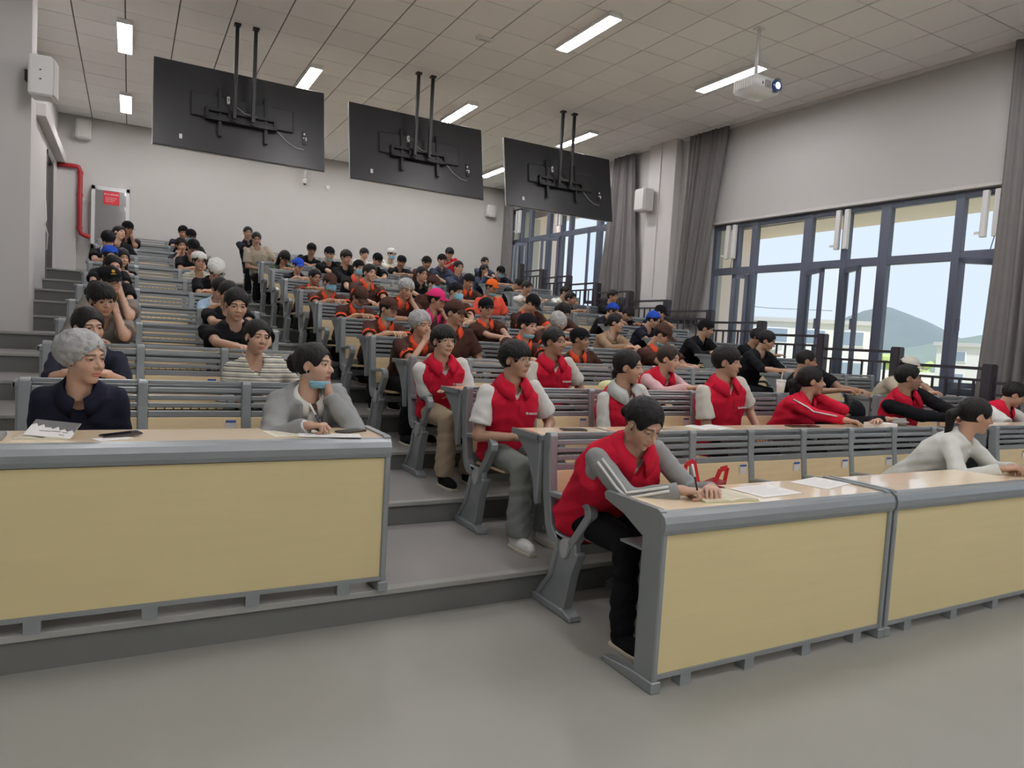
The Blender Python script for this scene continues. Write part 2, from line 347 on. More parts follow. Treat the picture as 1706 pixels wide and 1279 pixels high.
t = empty('fire_hose_cabinet', (-.37, YR, 2.235), 0, 'aluminium framed fire hose cabinet with a red notice on the rear wall', 'cabinet')
MB().box(-.34, .34, -.14, 0, .25, 1.78).obj('cabinet_box', M['chrome'], t, bevel=.006)
fr = MB().box(-.34, -.27, -.165, -.14, .25, 1.78).box(.27, .34, -.165, -.14, .25, 1.78).box(-.34, .34, -.165, -.14, 1.7, 1.78).box(-.34, .34, -.165, -.14, .25, .62)
fr.obj('door_frame', M['chrome'], t, bevel=.004); MB().box(-.27, .27, -.155, -.148, .62, 1.7).obj('door_glass', M['glassd'], t)
sg = MB().box(-.13, .15, -.162, -.157, 1.43, 1.69).obj('notice', M['signred'], t)
def text(body, size, m, parent, loc, rot, name='lettering', ext=.001):
    cu = bpy.data.curves.new(name, 'FONT'); cu.body = body; cu.size = size; cu.extrude = ext; cu.align_x = 'CENTER'; cu.align_y = 'CENTER'; cu.resolution_u = 2
    o = bpy.data.objects.new(name, cu); COL.objects.link(o); dg = bpy.context.evaluated_depsgraph_get()
    me = bpy.data.meshes.new_from_object(o.evaluated_get(dg)); bpy.data.objects.remove(o); me.materials.clear(); me.materials.append(m)
    o2 = bpy.data.objects.new(name, me); COL.objects.link(o2); o2.parent = parent; o2.location = loc; o2.rotation_euler = rot; return o2
text('消火栓 使用说明', .036, M['white'], sg, (.01, -.165, 1.63), (R(90), 0, 0))
for i in range(3): MB().box(-.09, .11 - .03 * i, -.164, -.162, 1.56 - i * .035, 1.566 - i * .035).obj('printed_line', M['white'], sg)
MB().box(-.25, -.22, -.18, -.165, .42, .46).obj('door_lock', M['black'], t); MB().box(.29, .32, -.185, -.165, 1.0, 1.08).obj('door_handle', M['black'], t)
# baseboards on pillar
struct(MB().box(-3.4, -1.035, 9.955, 9.975, HS[6], HS[6] + .17).obj('baseboard_left', mat('baseboard', (.43, .4, .33), .5)))
struct(MB().box(-1.6, 9.4, YR - .015, YR, HS[12], HS[12] + .1).obj('baseboard_rear', MATS['baseboard']))
# hanging cord by the door
t = MB().tube([(XL + .02, 14.3, 3.3), (XL + .03, 14.35, 3.0), (XL + .02, 14.25, 2.9), (XL + .05, 14.4, 2.75), (XL + .03, 14.5, 2.5)], .012, 6).obj('cord', M['white'], smooth=True); tag(t, 'white cord hanging by the dark doorway in the rear left', 'cord')
# ---------------------------------------------------------------- windows
def window(name, s0, s1, z0, z1, zt, mull, sashes, openers, idx):
    """local frame of the right wall: s along the wall; frame members at n in [.06,.14]"""
    t = bpy.data.objects.new(name, None); COL.objects.link(t); t.matrix_world = RW; t['kind'] = 'structure'
    F = M['frame']; n0, n1 = .08, .16
    for nm, a in (('frame_head', (s0, s1, z1 - .09, z1)), ('frame_sill', (s0, s1, z0, z0 + .09)), ('transom', (s0, s1, zt - .06, zt + .06))):
        MB().box(n0, n1, a[0], a[1], a[2], a[3]).obj(nm, F, t, bevel=.006)
    edges = [s0 + .03] + mull + [s1 - .03]
    for i, s in enumerate(edges):
        wd = .055 if i not in idx else .075
        MB().box(n0 - .01, n1 + .01, s - wd, s + wd, z0, z1).obj('mullion', F, t, bevel=.006)
    for i in range(len(edges) - 1):
        a, b = edges[i] + .05, edges[i + 1] - .05
        MB().box(.115, .121, a, b, zt + .06, z1 - .09).obj('pane', M['glass'], t)
        if i not in sashes: MB().box(.115, .121, a, b, z0 + .09, zt - .06).obj('pane', M['glass'], t)
        if i in sashes:
            hinge, ang = sashes[i]; wd = b - a; w_ = wd if hinge == 'a' else -wd
            T = Matrix.Translation((.07, a if hinge == 'a' else b, 0)) @ Matrix.Rotation(R(ang) if hinge == 'a' else -R(ang), 4, 'Z')
            y0_, y1_ = (0, wd) if hinge == 'a' else (-wd, 0); za, zb = z0 + .1, zt - .08
            m = MB().box(-.025, .025, y0_, y0_ + .06, za, zb, T=T).box(-.025, .025, y1_ - .06, y1_, za, zb, T=T).box(-.025, .025, y0_, y1_, za, za + .07, T=T).box(-.025, .025, y0_, y1_, zb - .07, zb, T=T)
            sa = m.obj('window_sash', F, t); MB().box(-.003, .003, y0_ + .05, y1_ - .05, za + .06, zb - .06, T=T).obj('pane', M['glass'], sa)
            e_ = y1_ - .03 if hinge == 'a' else y0_ + .03
            MB().box(-.06, -.02, e_ - .015, e_ + .015, (za + zb) / 2 - .1, (za + zb) / 2 + .05, T=T).obj('handle', M['frame'], sa)
    for s in openers:
        for ds in (-.07, .07):
            op = MB().box(-.02, .045, s + ds - .035, s + ds + .035, z1 - .62, z1 - .04).obj('window_opener', M['white'], t, bevel=.008)
        MB().box(-.03, 0, s + .1, s + .16, z1 - .58, z1 - .55).obj('latch', M['white'], t)
        MB().tube([(0, s - .07, z1 - .62), (.02, s - .03, zt + .05)], .006, 5).obj('chain', M['frame'], t)
    return t
# mullion positions measured along the wall (s = y - 4.7)
window('window_1', W1[0], W1[1], W1[2], W1[3], 2.84, [.60, 1.58, 2.18, 2.83, 3.86, 4.22], {0: ('a', 55), 2: ('b', 35), 3: ('b', 30), 5: ('a', 40)}, [2.2, 4.3, .2], (2, 4))
window('window_2', W2[0], W2[1], W2[2], W2[3], 3.98, [8.13, 9.2, 9.55, 10.12, 10.95, 11.4], {0: ('a', 50), 2: ('b', 40), 3: ('a', 35), 5: ('a', 40)}, [9.6, 11.45, 7.9], (1, 4))
window('unseen_window_3', W0[0], W0[1], W0[2], W0[3], 2.75, [-6.2, -5.2, -4.2, -3.2], {}, [], ())  # unseen front bay window, added to let more daylight into the front
for nm, (s0, s1, z0, z1) in (('trim_5', W1), ('trim_6', W2)):
    struct(MB().box(-.05, .1, s0 - .02, s1 + .02, z0 - .04, z0, T=RW).obj(nm, M['wallw'], bevel=.006))
    struct(MB().box(-.02, .02, s0 - .06, s1 + .04, z1, z1 + .05, T=RW).obj(nm, M['wallw'], bevel=.006))

# ---------------------------------------------------------------- outside
og = struct(MB().box(9.9, 900, -300, 900, -2.2, -2.0).obj('ground_outside', mat('dry_grass', (.62, .62, .40), .95, var=.35, vscale=.08)))
ext = mat('pink_render', (.80, .68, .65), .9)
struct(MB().box(9.62, 10.6, -4, 9.8, 3.62, 3.9).obj('overhang', ext))
struct(MB().box(9.5, 10.7, 9.8, 10.1, -2, 3.62).obj('fin_wall', ext))
struct(MB().box(9.6, 10.4, 9.9, 17.9, 4.72, 4.95).obj('overhang', ext)); struct(MB().box(9.15, 10.6, 16.95, 17.3, -2, 4.95).obj('fin_wall', ext))
def pol(az, d): return Vector((math.sin(R(az)) * d, math.cos(R(az)) * d, 0))
# hill: a real mound
def hill(name, az, dist, peak, wid, m, label, seed, el0=0.):
    c = pol(az, dist); dirx = Vector((math.cos(R(az)), -math.sin(R(az)), 0)); rr = random.Random(seed); mb = MB(); nu, nv = 40, 14; vs = []
    H = peak
    for j in range(nv + 1):
        for i in range(nu + 1):
            u_ = (i / nu - .5) * 2; v_ = (j / nv - .5) * 2
            h = H * max(0, (1 - abs(u_) ** 1.35) ** 1.15 if abs(u_) < 1 else 0) * max(0, 1 - v_ * v_) + rr.uniform(0, .02) * H
            p = c + dirx * (u_ * wid) + Vector((dirx.y * -1, dirx.x, 0)) * (v_ * wid * .5); vs.append((p.x, p.y, -2 + h))
    fs = [(j * (nu + 1) + i, j * (nu + 1) + i + 1, (j + 1) * (nu + 1) + i + 1, (j + 1) * (nu + 1) + i) for j in range(nv) for i in range(nu)]
    mb.add(vs, fs); o = mb.obj(name, m, smooth=True); tag(o, label, 'hill'); return o
hz = mat('hill_green', (.17, .21, .225), 1, var=.18, vscale=.05)
hz2 = mat('ridge_green', (.19, .24, .22), 1, var=.25, vscale=.06)
hill('hill', 56.4, 420, 31.5, 66, hz, 'blue green hill rising behind the fields outside the window', 1)
hill('ridge', 64, 300, 15.5, 60, hz2, 'low wooded ridge right of the hill outside the window', 2)
def building(az, dist, width, depth, h, lab, rows, colsn, rotdeg, wcol):
    p = pol(az, dist); t = empty('campus_building', (p.x, p.y, -2), R(-az + rotdeg), lab, 'building')
    m_ = mat('white_render_' + str(wcol), (.62 * wcol, .62 * wcol, .62 * wcol), .9); gm = mat('far_window', (.22, .28, .36), .3)
    MB().box(-width/2, width/2, 0, depth, 0, h).obj('wall', m_, t); MB().box(-width/2 - .4, width/2 + .4, -.4, depth + .4, h, h + .5).obj('roof', mat('roof_grey', (.45, .45, .46), .9), t)
    cw = width / colsn; ch = h / rows
    for j in range(rows):
        for i in range(colsn):
            x = -width/2 + cw * (i + .18); f = MB().box(x, x + cw * .62, -.12, .1, ch * (j + .3), ch * (j + .8)).obj('window', M['white'], t)
            MB().box(x + .15, x + cw * .62 - .15, -.16, -.1, ch * (j + .3) + .12, ch * (j + .8) - .12).obj('pane', gm, f)
    return t
building(49.3, 95, 22, 14, 7.6, 'white campus building with blue windows seen through the near window left', 2, 5, 6, 1.0)
building(46.2, 80, 9, 8, 3.9, 'low grey blue annex before the white campus building', 1, 3, 0, .7)
building(63.2, 110, 13, 12, 5.9, 'white building with dark window bands at the right side of the near window', 2, 3, -8, 1.0)
# white fence and young trees
fe = empty('site_fence', (0, 0, 0), 0, 'long low white fence across the fields outside the window', 'fence')
for i in range(22):
    a = pol(50 + i * .62, 130); b = pol(50 + (i + 1) * .62, 130)
    MB().bar((a.x, a.y, -1.0), (b.x - .3 * (b.x - a.x) * .1, b.y, -1.0), .08, 1.9).obj('fence_panel', M['white'], fe)
leafm = mat('young_leaf', (.42, .52, .22), .9, var=.3, vscale=.6)
for i in range(9):
    az = 53.2 + i * 1.0 + random.uniform(-.1, .1); p = pol(az, 150 + random.uniform(-8, 8)); h = 2.4 + random.uniform(-.5, 1.0)
    t = empty('young_tree', (p.x, p.y, -2), 0, 'small young green tree in the row along the far white fence', 'tree', 'young trees by the fence')
    MB().tube([(0, 0, 0), (0, 0, h)], .12, 6).obj('trunk', M['rail'], t)
    m = MB()
    for q in range(9):
        c = (random.uniform(-1, 1), random.uniform(-1, 1), h + random.uniform(-.8, 1.0)); m.sphere(c, (random.uniform(.6, 1.1),) * 3, 7, 5)
    m.obj('crown', leafm, t)
# power line
t = empty('power_line', (0, 0, 0), 0, 'thin overhead cable on poles above the white campus building', 'cable')
MB().tube([tuple(pol(44, 90) + Vector((0, 0, 7.4))), tuple(pol(48.5, 91) + Vector((0, 0, 7.0))), tuple(pol(53, 92) + Vector((0, 0, 7.0)))], .035, 4).obj('cable', M['frame'], t)
for az, zz in ((44, 7.6),): p = pol(az, 90); MB().tube([(p.x, p.y, -2), (p.x, p.y, zz)], .12, 8).obj('pole', M['frame'], t)

# ---------------------------------------------------------------- curtains
def curtain(name, s0, s1, z0, z1, lab, sb0=None, sb1=None, n=-.16, folds=9):
    sb0 = s0 if sb0 is None else sb0; sb1 = s1 if sb1 is None else sb1
    t = bpy.data.objects.new('curtain', None); COL.objects.link(t); t.matrix_world = RW; tag(t, lab, 'curtain', 'grey window curtains')
    nu, nv = folds * 10, 16; vs = []
    for j in range(nv + 1):
        v = j / nv; z = z1 + (z0 - z1) * v
        for i in range(nu + 1):
            u = i / nu; uu = u + .012 * math.sin(5 * v + 9 * u)
            s = (s0 + (s1 - s0) * uu) * (1 - v) + (sb0 + (sb1 - sb0) * uu) * v
            amp = .045 * (.6 + .4 * math.sin(u * 17 + 2)) * (1 + .3 * v)
            vs.append((n + amp * math.sin(u * folds * 2 * math.pi + .8 * math.sin(3 * v)) - .02 * v, s, z))
    fs = [(j * (nu + 1) + i, j * (nu + 1) + i + 1, (j + 1) * (nu + 1) + i + 1, (j + 1) * (nu + 1) + i) for j in range(nv) for i in range(nu)]
    o = MB().add(vs, fs).obj('curtain_panel', M['curtain'], t, smooth=True)
    so_ = o.modifiers.new('s', 'SOLIDIFY'); so_.thickness = .006
    MB().box(n - .02, n + .02, s0 - .05, s1 + .05, z1, z1 + .03).obj('curtain_track', M['white'], t)
    return t
curtain('curtain', -1.3, .02, .3, CEIL - .04, 'long dark curtain cut by the right edge of the picture', -1.4, .1, folds=12)
curtain('curtain', 4.38, 5.28, 1.9, CEIL - .04, 'grey curtain between the near window and the column', 4.85, 5.4, folds=9)
curtain('curtain', 6.82, 7.42, 2.25, CEIL - .04, 'grey curtain between the column and the rear window', 6.5, 7.75, folds=8)
curtain('curtain', 11.55, 11.95, 2.9, CEIL - .04, 'grey curtain at the far end of the rear window in the corner', 11.45, 11.95, n=-.14, folds=6)

# ---------------------------------------------------------------- railing along the window side
XR = 8.5
rl = empty('window_railing', (XR, 0, 0), 0, 'dark stepped railing with square posts running along the windows', 'railing')
posts = [YA + D * k - .02 for k in range(-1, 12)]
for i, y in enumerate(posts):
    k = i - 1; z = HS[max(0, k)]; k2 = max(0, k)
    MB().box(-.06, .06, y - .06, y + .06, HS[max(0, k)] , HS[max(0, k)] + 1.31).obj('post', M['rail'], rl, bevel=.012, seg=2)
    if i < len(posts) - 1:
        y2 = posts[i + 1]; zt_ = HS[max(0, k + 1)] + 1.10
        if k + 1 > 0: zt_ = HS[k + 1] + 1.10
        MB().box(-.02, .02, y + .05, y2 - .05, zt_ - .015, zt_ + .02).obj('top_rail', M['rail'], rl)
        MB().box(-.018, .018, y + .05, y2 - .05, zt_ - .145, zt_ - .115).obj('rail', M['rail'], rl)
        MB().box(-.018, .018, y + .05, y2 - .05, HS[max(0, k + 1)] + .1, HS[max(0, k + 1)] + .13).obj('rail', M['rail'], rl)
        for q in range(1, 7):
            yy = y + (y2 - y) * q / 7; MB().box(-.011, .011, yy - .011, yy + .011, HS[max(0, k + 1)] + .1, zt_ - .12).obj('baluster', M['rail'], rl)

# ---------------------------------------------------------------- front desks
def fdesk(x0, x1, yf, z, lab, feet):
    t = empty('front_desk', (x0, yf, z), 0, lab, 'desk', 'front row desks'); L_ = x1 - x0
    MB().box(.03, L_ - .03, .0, .018, .07, .665).obj('front_panel', M['panel'], t)
    # rounded front nosing
    pr = [(-.012, .67), (-.02, .69), (-.022, .72), (-.012, .745), (.008, .758), (.04, .762), (.04, .742), (.03, .735), (.03, .665)]
    MB().prism(pr, .003, L_ - .003).obj('front_nosing', M['alu'], t)
    MB().box(.03, L_ - .03, .04, .385, .738, .762).obj('desktop', M['desk'], t)
    for xx in (0, L_ - .032):
        MB().prism([(.01, .62), (.01, .765), (.03, .772), (.39, .772), (.4, .757), (.39, .735), (.25, .70), (.12, .64)], xx, xx + .032).obj('end_bracket', M['alu'], t)
        MB().box(xx + .0015, xx + .0305, -.012, .12, .03, .70).obj('upright', M['alu'], t, bevel=.006)
        MB().prism([(-.02, 0), (-.02, .05), (.12, .05), (.33, .025), (.34, 0)], xx - .01, xx + .042).obj('foot', M['alu'], t, bevel=.004)
    MB().box(0, L_, -.008, .026, .055, .075).obj('bottom_rail', M['alu'], t)
    for q in range(feet):
        xx = L_ * (q + .5) / feet; MB().box(xx - .03, xx + .03, -.004, .05, 0, .06).obj('foot_block', M['alu'], t)
    MB().box(.03, L_ - .03, .05, .3, .56, .57).obj('book_shelf', M['alu'], t)
    return t
fdesk(-.52, 1.14, YE[1] - .02, HS[1], 'long front desk with yellow panel on the raised step at left', 4)
fdesk(1.935, 3.475, 2.17, 0, 'front desk with yellow panel where the person in red vest writes', 4)
fdesk(3.492, 5.66, 2.17, 0, 'front desk with yellow panel running out of the picture at right', 5)

# ---------------------------------------------------------------- seat rows
def sideframe():
    m = MB()
    post = [(.012, .94), (-.03, .945), (-.045, .93), (-.05, .80), (-.075, .60), (-.105, .45), (-.16, .40), (-.17, .36), (-.11, .36), (-.065, .39), (-.038, .44), (.0, .60), (.02, .80), (.024, .92)]
    m.prism(post[::-1], -.026, .026)
    arm = [(-.055, .625), (-.10, .632), (-.37, .652), (-.42, .645), (-.455, .61), (-.455, .565), (-.36, .44), (-.30, .37), (-.24, .37), (-.30, .44), (-.405, .575), (-.40, .605), (-.37, .618), (-.10, .60), (-.06, .595)]
    m.prism(arm[::-1], -.026, .026)
    m.prism([(-.09, .435), (-.30, .395), (-.30, .365), (-.09, .405)], -.018, .018)
    leg = [(-.14, .42), (-.33, .42), (-.345, .36), (-.30, .26), (-.25, .03), (.02, .03), (-.08, .15), (-.14, .26), (-.165, .34)]
    m.prism(leg, -.018, .018)
    m.prism([(-.155, .36), (-.10, .18), (.03, .03), (.0, .02), (-.13, .17), (-.185, .33)], -.03, .03)
    m.prism([(-.345, .37), (-.29, .24), (-.235, .03), (-.27, .02), (-.32, .24), (-.375, .36)], -.03, .03)
    m.prism([(.095, 0), (.10, .02), (.06, .04), (-.28, .045), (-.35, .025), (-.355, 0)], -.038, .038)
    return m.mesh('side_frame', bevel=.006, seg=1)
sfm = sideframe(); sfm.materials.append(M['alu'])
capm = MB().tube([(-.034, -.25, .365), (.034, -.25, .365)], .001, 3).mesh('pivot_cap')  # placeholder replaced below
cm = MB(); n = 20
for sx in (-1, 1):
    ring = [(sx * .034, -.25 + .036 * math.cos(2 * math.pi * i / n), .365 + .052 * math.sin(2 * math.pi * i / n)) for i in range(n)]
    inn = [(sx * .02, p[1], p[2]) for p in ring]
    cm.add(ring + inn, [tuple(range(n))] + [(i, (i + 1) % n, n + (i + 1) % n, n + i) for i in range(n)])
capm = cm.mesh('pivot_cap'); capm.materials.append(M['aluL'])
brk = MB().prism([(.03, .55), (.03, .935), (.31, .935 - .0), (.315, .915), (.28, .885), (.16, .80), (.09, .68), (.06, .55)], -.016, .016).mesh('desk_bracket', bevel=.004); brk.materials.append(M['alu'])
SL = [(.917, .94, .0), (.872, .90, -.012), (.83, .858, -.016), (.788, .816, -.02), (.735, .772, -.026)]
def seatmeshes(wd):
    h = wd / 2 - .026; d_ = {}
    for i, (a, b, y) in enumerate(SL):
        me = MB().box(-h, h, y - .022, y - .006, a, b).mesh('slat', bevel=.004); me.materials.append(M['alu']); d_['slat%d' % i] = me
    al = MB()
    for (a, b, y) in SL: al.box(-h, h, y - .022, y - .006, a, b)
    d_['slats'] = al.mesh('back_slats'); d_['slats'].materials.append(M['alu'])
    T = Matrix.Translation((0, -.045, .735)) @ Matrix.Rotation(R(-8), 4, 'X')
    d_['back'] = MB().box(-h, h, -.006, .006, -.245, 0, T=T).mesh('back_panel', bevel=.003); d_['back'].materials.append(M['ply'])
    d_['rail'] = MB().box(-h, h, -.10, -.085, .445, .49).mesh('lower_rail'); d_['rail'].materials.append(M['alu'])
    T = Matrix.Translation((0, -.1, .425)) @ Matrix.Rotation(R(-2), 4, 'X')
    d_['seat'] = MB().box(-h + .012, h - .012, -.42, .0, -.008, .010, T=T).mesh('seat', bevel=.006, seg=2); d_['seat'].materials.append(M['ply'])
    d_['beam'] = MB().box(-h, h, -.29, -.22, .33, .385).mesh('seat_beam'); d_['beam'].materials.append(M['alu'])
    lb = MB().box(h - .085, h - .03, -.0655, -.0635, .66, .72); lb.mesh
    d_['label'] = lb.mesh('sticker'); d_['label'].materials.append(M['white'])
    l2 = MB().box(h - .085, h - .03, -.0675, -.0655, .707, .72).mesh('printed_band'); l2.materials.append(mat('sticker_blue', (.05, .12, .4), .5)); d_['lab2'] = l2
    return d_
ORD = ['first', 'second', 'third', 'fourth', 'fifth', 'sixth', 'seventh', 'eighth', 'ninth', 'tenth', 'eleventh', 'last']
def seatrow(block, x0, w_, n, k):
    nm = {'L': 'left', 'M': 'middle', 'R': 'right'}[block]
    rk = ORD[k - 1] if (block == 'L' and k < 11) else (ORD[k])
    lab = '%s row of grey slatted seats from the front in the %s block' % (rk, nm)
    if k == 11: lab = 'last row of grey slatted seats against the rear landing in the %s block' % nm
    t = empty('lecture_seat_row', (x0, YK[k], HS[k]), 0, lab, 'seats', 'rows of lecture seats with desks')
    sm = SEATM[block]; near = k <= 4
    for i in range(n + 1):
        f = ob('side_frame', sfm, None, t, (i * w_, 0, 0))
        if k <= 6: ob('pivot_cap', capm, None, f)
    for i in range(n):
        p = (w_ * (i + .5), 0, 0)
        if near:
            for q in range(5): ob('slat', sm['slat%d' % q], None, t, p)
        else: ob('backrest', sm['slats'], None, t, p)
        ob('back_panel', sm['back'], None, t, p); ob('seat', sm['seat'], None, t, p)
        if near: ob('lower_rail', sm['rail'], None, t, p); ob('seat_beam', sm['beam'], None, t, p)
        if k <= 5:
            s_ = ob('sticker', sm['label'], None, t, p); ob('printed_band', sm['lab2'], None, s_)
    if k < 11:
        zt_ = HS[k + 1] - HS[k] + .76; L_ = w_ * n
        MB().box(-.05, L_ + .05, .035, .325, zt_ - .022, zt_).obj('desktop', M['desk'], t, bevel=.003)
        MB().box(-.06, L_ + .06, .02, .04, zt_ - .03, zt_ + .002).obj('desk_edge', M['alu'], t, bevel=.004)
        MB().box(-.06, -.048, .02, .33, zt_ - .03, zt_ + .003).obj('desk_edge', M['alu'], t); MB().box(L_ + .048, L_ + .06, .02, .33, zt_ - .03, zt_ + .003).obj('desk_edge', M['alu'], t)
        for i in range(n + 1):
            if i in (0, n) or near: ob('desk_bracket', brk, None, t, (i * w_ + (-.03 if i == 0 else (.03 if i == n else 0)), 0, zt_ - .935))
        # wire book rack under the desk
        m = MB()
        for yy in (.06, .26): m.box(0, L_, yy - .003, yy + .003, zt_ - .15, zt_ - .144)
        if k <= 6:
            for i in range(int(L_ / .045)): xx = i * .045 + .02; m.box(xx - .002, xx + .002, .06, .26, zt_ - .15, zt_ - .146); m.box(xx - .002, xx + .002, .057, .061, zt_ - .15, zt_ - .11)
        o = m.obj('wire_book_rack', M['black'], t); o['kind'] = 'stuff'
        # tail legs carry the desk
        MB().box(0, L_, .05, .075, zt_ - .055, zt_ - .022).obj('desk_beam', M['alu'], t)
    return t
BL = dict(L=(-.46, .535, 3), M=(2.048, .5073, 7), R=(6.53, .50, 3))
SEATM = {b: seatmeshes(v[1]) for b, v in BL.items()}
for b, (x0, w_, n) in BL.items():
    for k in range(1 if b == 'L' else 0, 12): seatrow(b, x0, w_, n, k)
# ================================================================ people
def smin(a, b, k):
    h = np.clip(.5 + .5 * (b - a) / k, 0, 1); return b * (1 - h) + a * h - k * h * (1 - h)
def smax(a, b, k): return -smin(-a, -b, k)
def rcone(P, a, b, ra, rb):
    a = np.asarray(a, np.float32); b = np.asarray(b, np.float32); ab = b - a; L2 = float(ab @ ab) + 1e-9
    t = np.clip(((P - a) @ ab) / L2, 0, 1); q = P - a - t[..., None] * ab
    return np.sqrt((q * q).sum(-1)) - (ra + (rb - ra) * t)
def ell(P, c, r):
    q = (P - np.asarray(c, np.float32)) / np.asarray(r, np.float32); k = np.sqrt((q * q).sum(-1)); return (k - 1) * min(r)
def surfnet(fn, lo, hi, h, chunk=None):
    lo = np.asarray(lo, float); hi = np.asarray(hi, float); n = np.maximum(4, np.ceil((hi - lo) / h).astype(int) + 1)
    ax = [(lo[i] + h * np.arange(n[i])).astype(np.float32) for i in range(3)]
    G = np.stack(np.meshgrid(*ax, indexing='ij'), -1); d = fn(G).astype(np.float32)
    s = d < 0; c = np.zeros(tuple(n - 1), np.int8)
    for i in (0, 1):
        for j in (0, 1):
            for k in (0, 1): c += s[i:n[0] - 1 + i, j:n[1] - 1 + j, k:n[2] - 1 + k]
    act = (c > 0) & (c < 8); idx = -np.ones(c.shape, np.int64); I = np.argwhere(act); idx[act] = np.arange(len(I))
    acc = np.zeros((len(I), 3)); cnt = np.zeros(len(I))
    for axis in range(3):
        o1, o2 = [a for a in range(3) if a != axis]
        for u in (0, 1):
            for v in (0, 1):
                A = I.copy(); A[:, o1] += u; A[:, o2] += v; B = A.copy(); B[:, axis] += 1
                da = d[A[:, 0], A[:, 1], A[:, 2]]; db = d[B[:, 0], B[:, 1], B[:, 2]]; m = (da < 0) != (db < 0)
                t = np.where(m, da / np.where(m, da - db, 1), 0); p = A.astype(float); p[:, axis] += t
                acc[m] += p[m]; cnt[m] += 1
    V = lo + h * acc / cnt[:, None]
    F = []
    for axis in range(3):
        o1, o2 = [(1, 2), (2, 0), (0, 1)][axis]
        sl0 = [slice(None)] * 3; sl1 = [slice(None)] * 3; sl0[axis] = slice(0, n[axis] - 1); sl1[axis] = slice(1, n[axis])
        sa = s[tuple(sl0)]; sb = s[tuple(sl1)]; E = np.argwhere(sa != sb)
        E = E[(E[:, o1] > 0) & (E[:, o2] > 0) & (E[:, o1] < n[o1] - 1) & (E[:, o2] < n[o2] - 1)]
        if not len(E): continue
        q = []
        for (u, v) in ((1, 1), (0, 1), (0, 0), (1, 0)):
            C = E.copy(); C[:, o1] -= u; C[:, o2] -= v; q.append(idx[C[:, 0], C[:, 1], C[:, 2]])
        q = np.stack(q, 1); fl = sa[E[:, 0], E[:, 1], E[:, 2]]; q[~fl] = q[~fl][:, ::-1]; F.append(q)
    return V, np.concatenate(F)
def npmesh(name, V, F, mats, col=None, smooth=True, mi=None):
    me = bpy.data.meshes.new(name); nv, nf = len(V), len(F); me.vertices.add(nv); me.vertices.foreach_set('co', np.asarray(V, np.float32).ravel())
    me.loops.add(nf * 4); me.loops.foreach_set('vertex_index', np.asarray(F, np.int32).ravel()); me.polygons.add(nf)
    me.polygons.foreach_set('loop_start', np.arange(0, nf * 4, 4, dtype=np.int32)); me.polygons.foreach_set('loop_total', np.full(nf, 4, np.int32))
    if smooth: me.polygons.foreach_set('use_smooth', np.ones(nf, bool))
    if mi is not None: me.polygons.foreach_set('material_index', np.asarray(mi, np.int32))
    if col is not None:
        a = me.color_attributes.new('Col', 'FLOAT_COLOR', 'POINT'); a.data.foreach_set('color', np.concatenate([col, np.ones((nv, 1))], 1).astype(np.float32).ravel())
    me.update(); me.validate()
    for m in mats: me.materials.append(m)
    return me

# ---------------- head templates (origin head centre, +Y forward, +Z up)
def headsdf(G, fem=False, mouth=0., detail=True):
    w_ = .94 if fem else 1.0
    P = G / np.array([w_, 1, 1], np.float32); Pa = P.copy(); Pa[..., 0] = np.abs(Pa[..., 0])
    d = ell(P, (0, -.014, .034), (.0755, .093, .084))
    d = smin(d, ell(P, (0, .022, -.022), (.060, .066, .078)), .02)
    d = smin(d, ell(P, (0, .008, -.058), (.054 if not fem else .048, .060, .044)), .022)
    d = smin(d, ell(P, (0, .058, -.095), (.019, .019, .015)), .022)
    d = smin(d, rcone(Pa, (.034, .052, -.028), (.044, .040, -.022), .024, .022), .02)        # cheek
    d = smin(d, rcone(Pa, (.012, .080, .026), (.040, .068, .026), .008, .008), .014)          # brow
    d = smin(d, rcone(P, (0, .080, .012), (0, .103, -.025), .0065, .0105), .010)              # nose
    d = smin(d, ell(Pa, (.012, .090, -.028), (.0085, .010, .008)), .007)
    d = smax(d, -ell(Pa, (.031, .094, .006), (.020, .014, .012)), .012)                        # socket
    if detail:
        d = smin(d, ell(Pa, (.031, .0715, .006), (.0155, .0148, .0128)), .004)                 # lids
        d = smax(d, -ell(Pa, (.031, .090, .0055), (.0150, .016, .0052)), .002)
    d = smin(d, ell(P, (0, .083, -.0565), (.022, .0085, .0058)), .006)
    d = smin(d, ell(P, (0, .0815, -.0675), (.0185, .0090, .0062)), .006)
    if detail: d = smax(d, -ell(P, (0, .095, -.0618), (.024, .012, .0013)), .0025)
    d = smax(d, -ell(P, (0, .094, -.079), (.016, .008, .005)), .008)
    e = ell(Pa, (.0765, -.006, -.002), (.0085, .019, .031)); e = smax(e, -ell(Pa, (.086, -.001, .002), (.006, .011, .019)), .004)
    d = smin(d, e, .006)
    d = smin(d, rcone(P, (0, -.022, -.06), (0, -.045, -.18), .050 if fem else .056, .052 if fem else .060), .02)
    return d
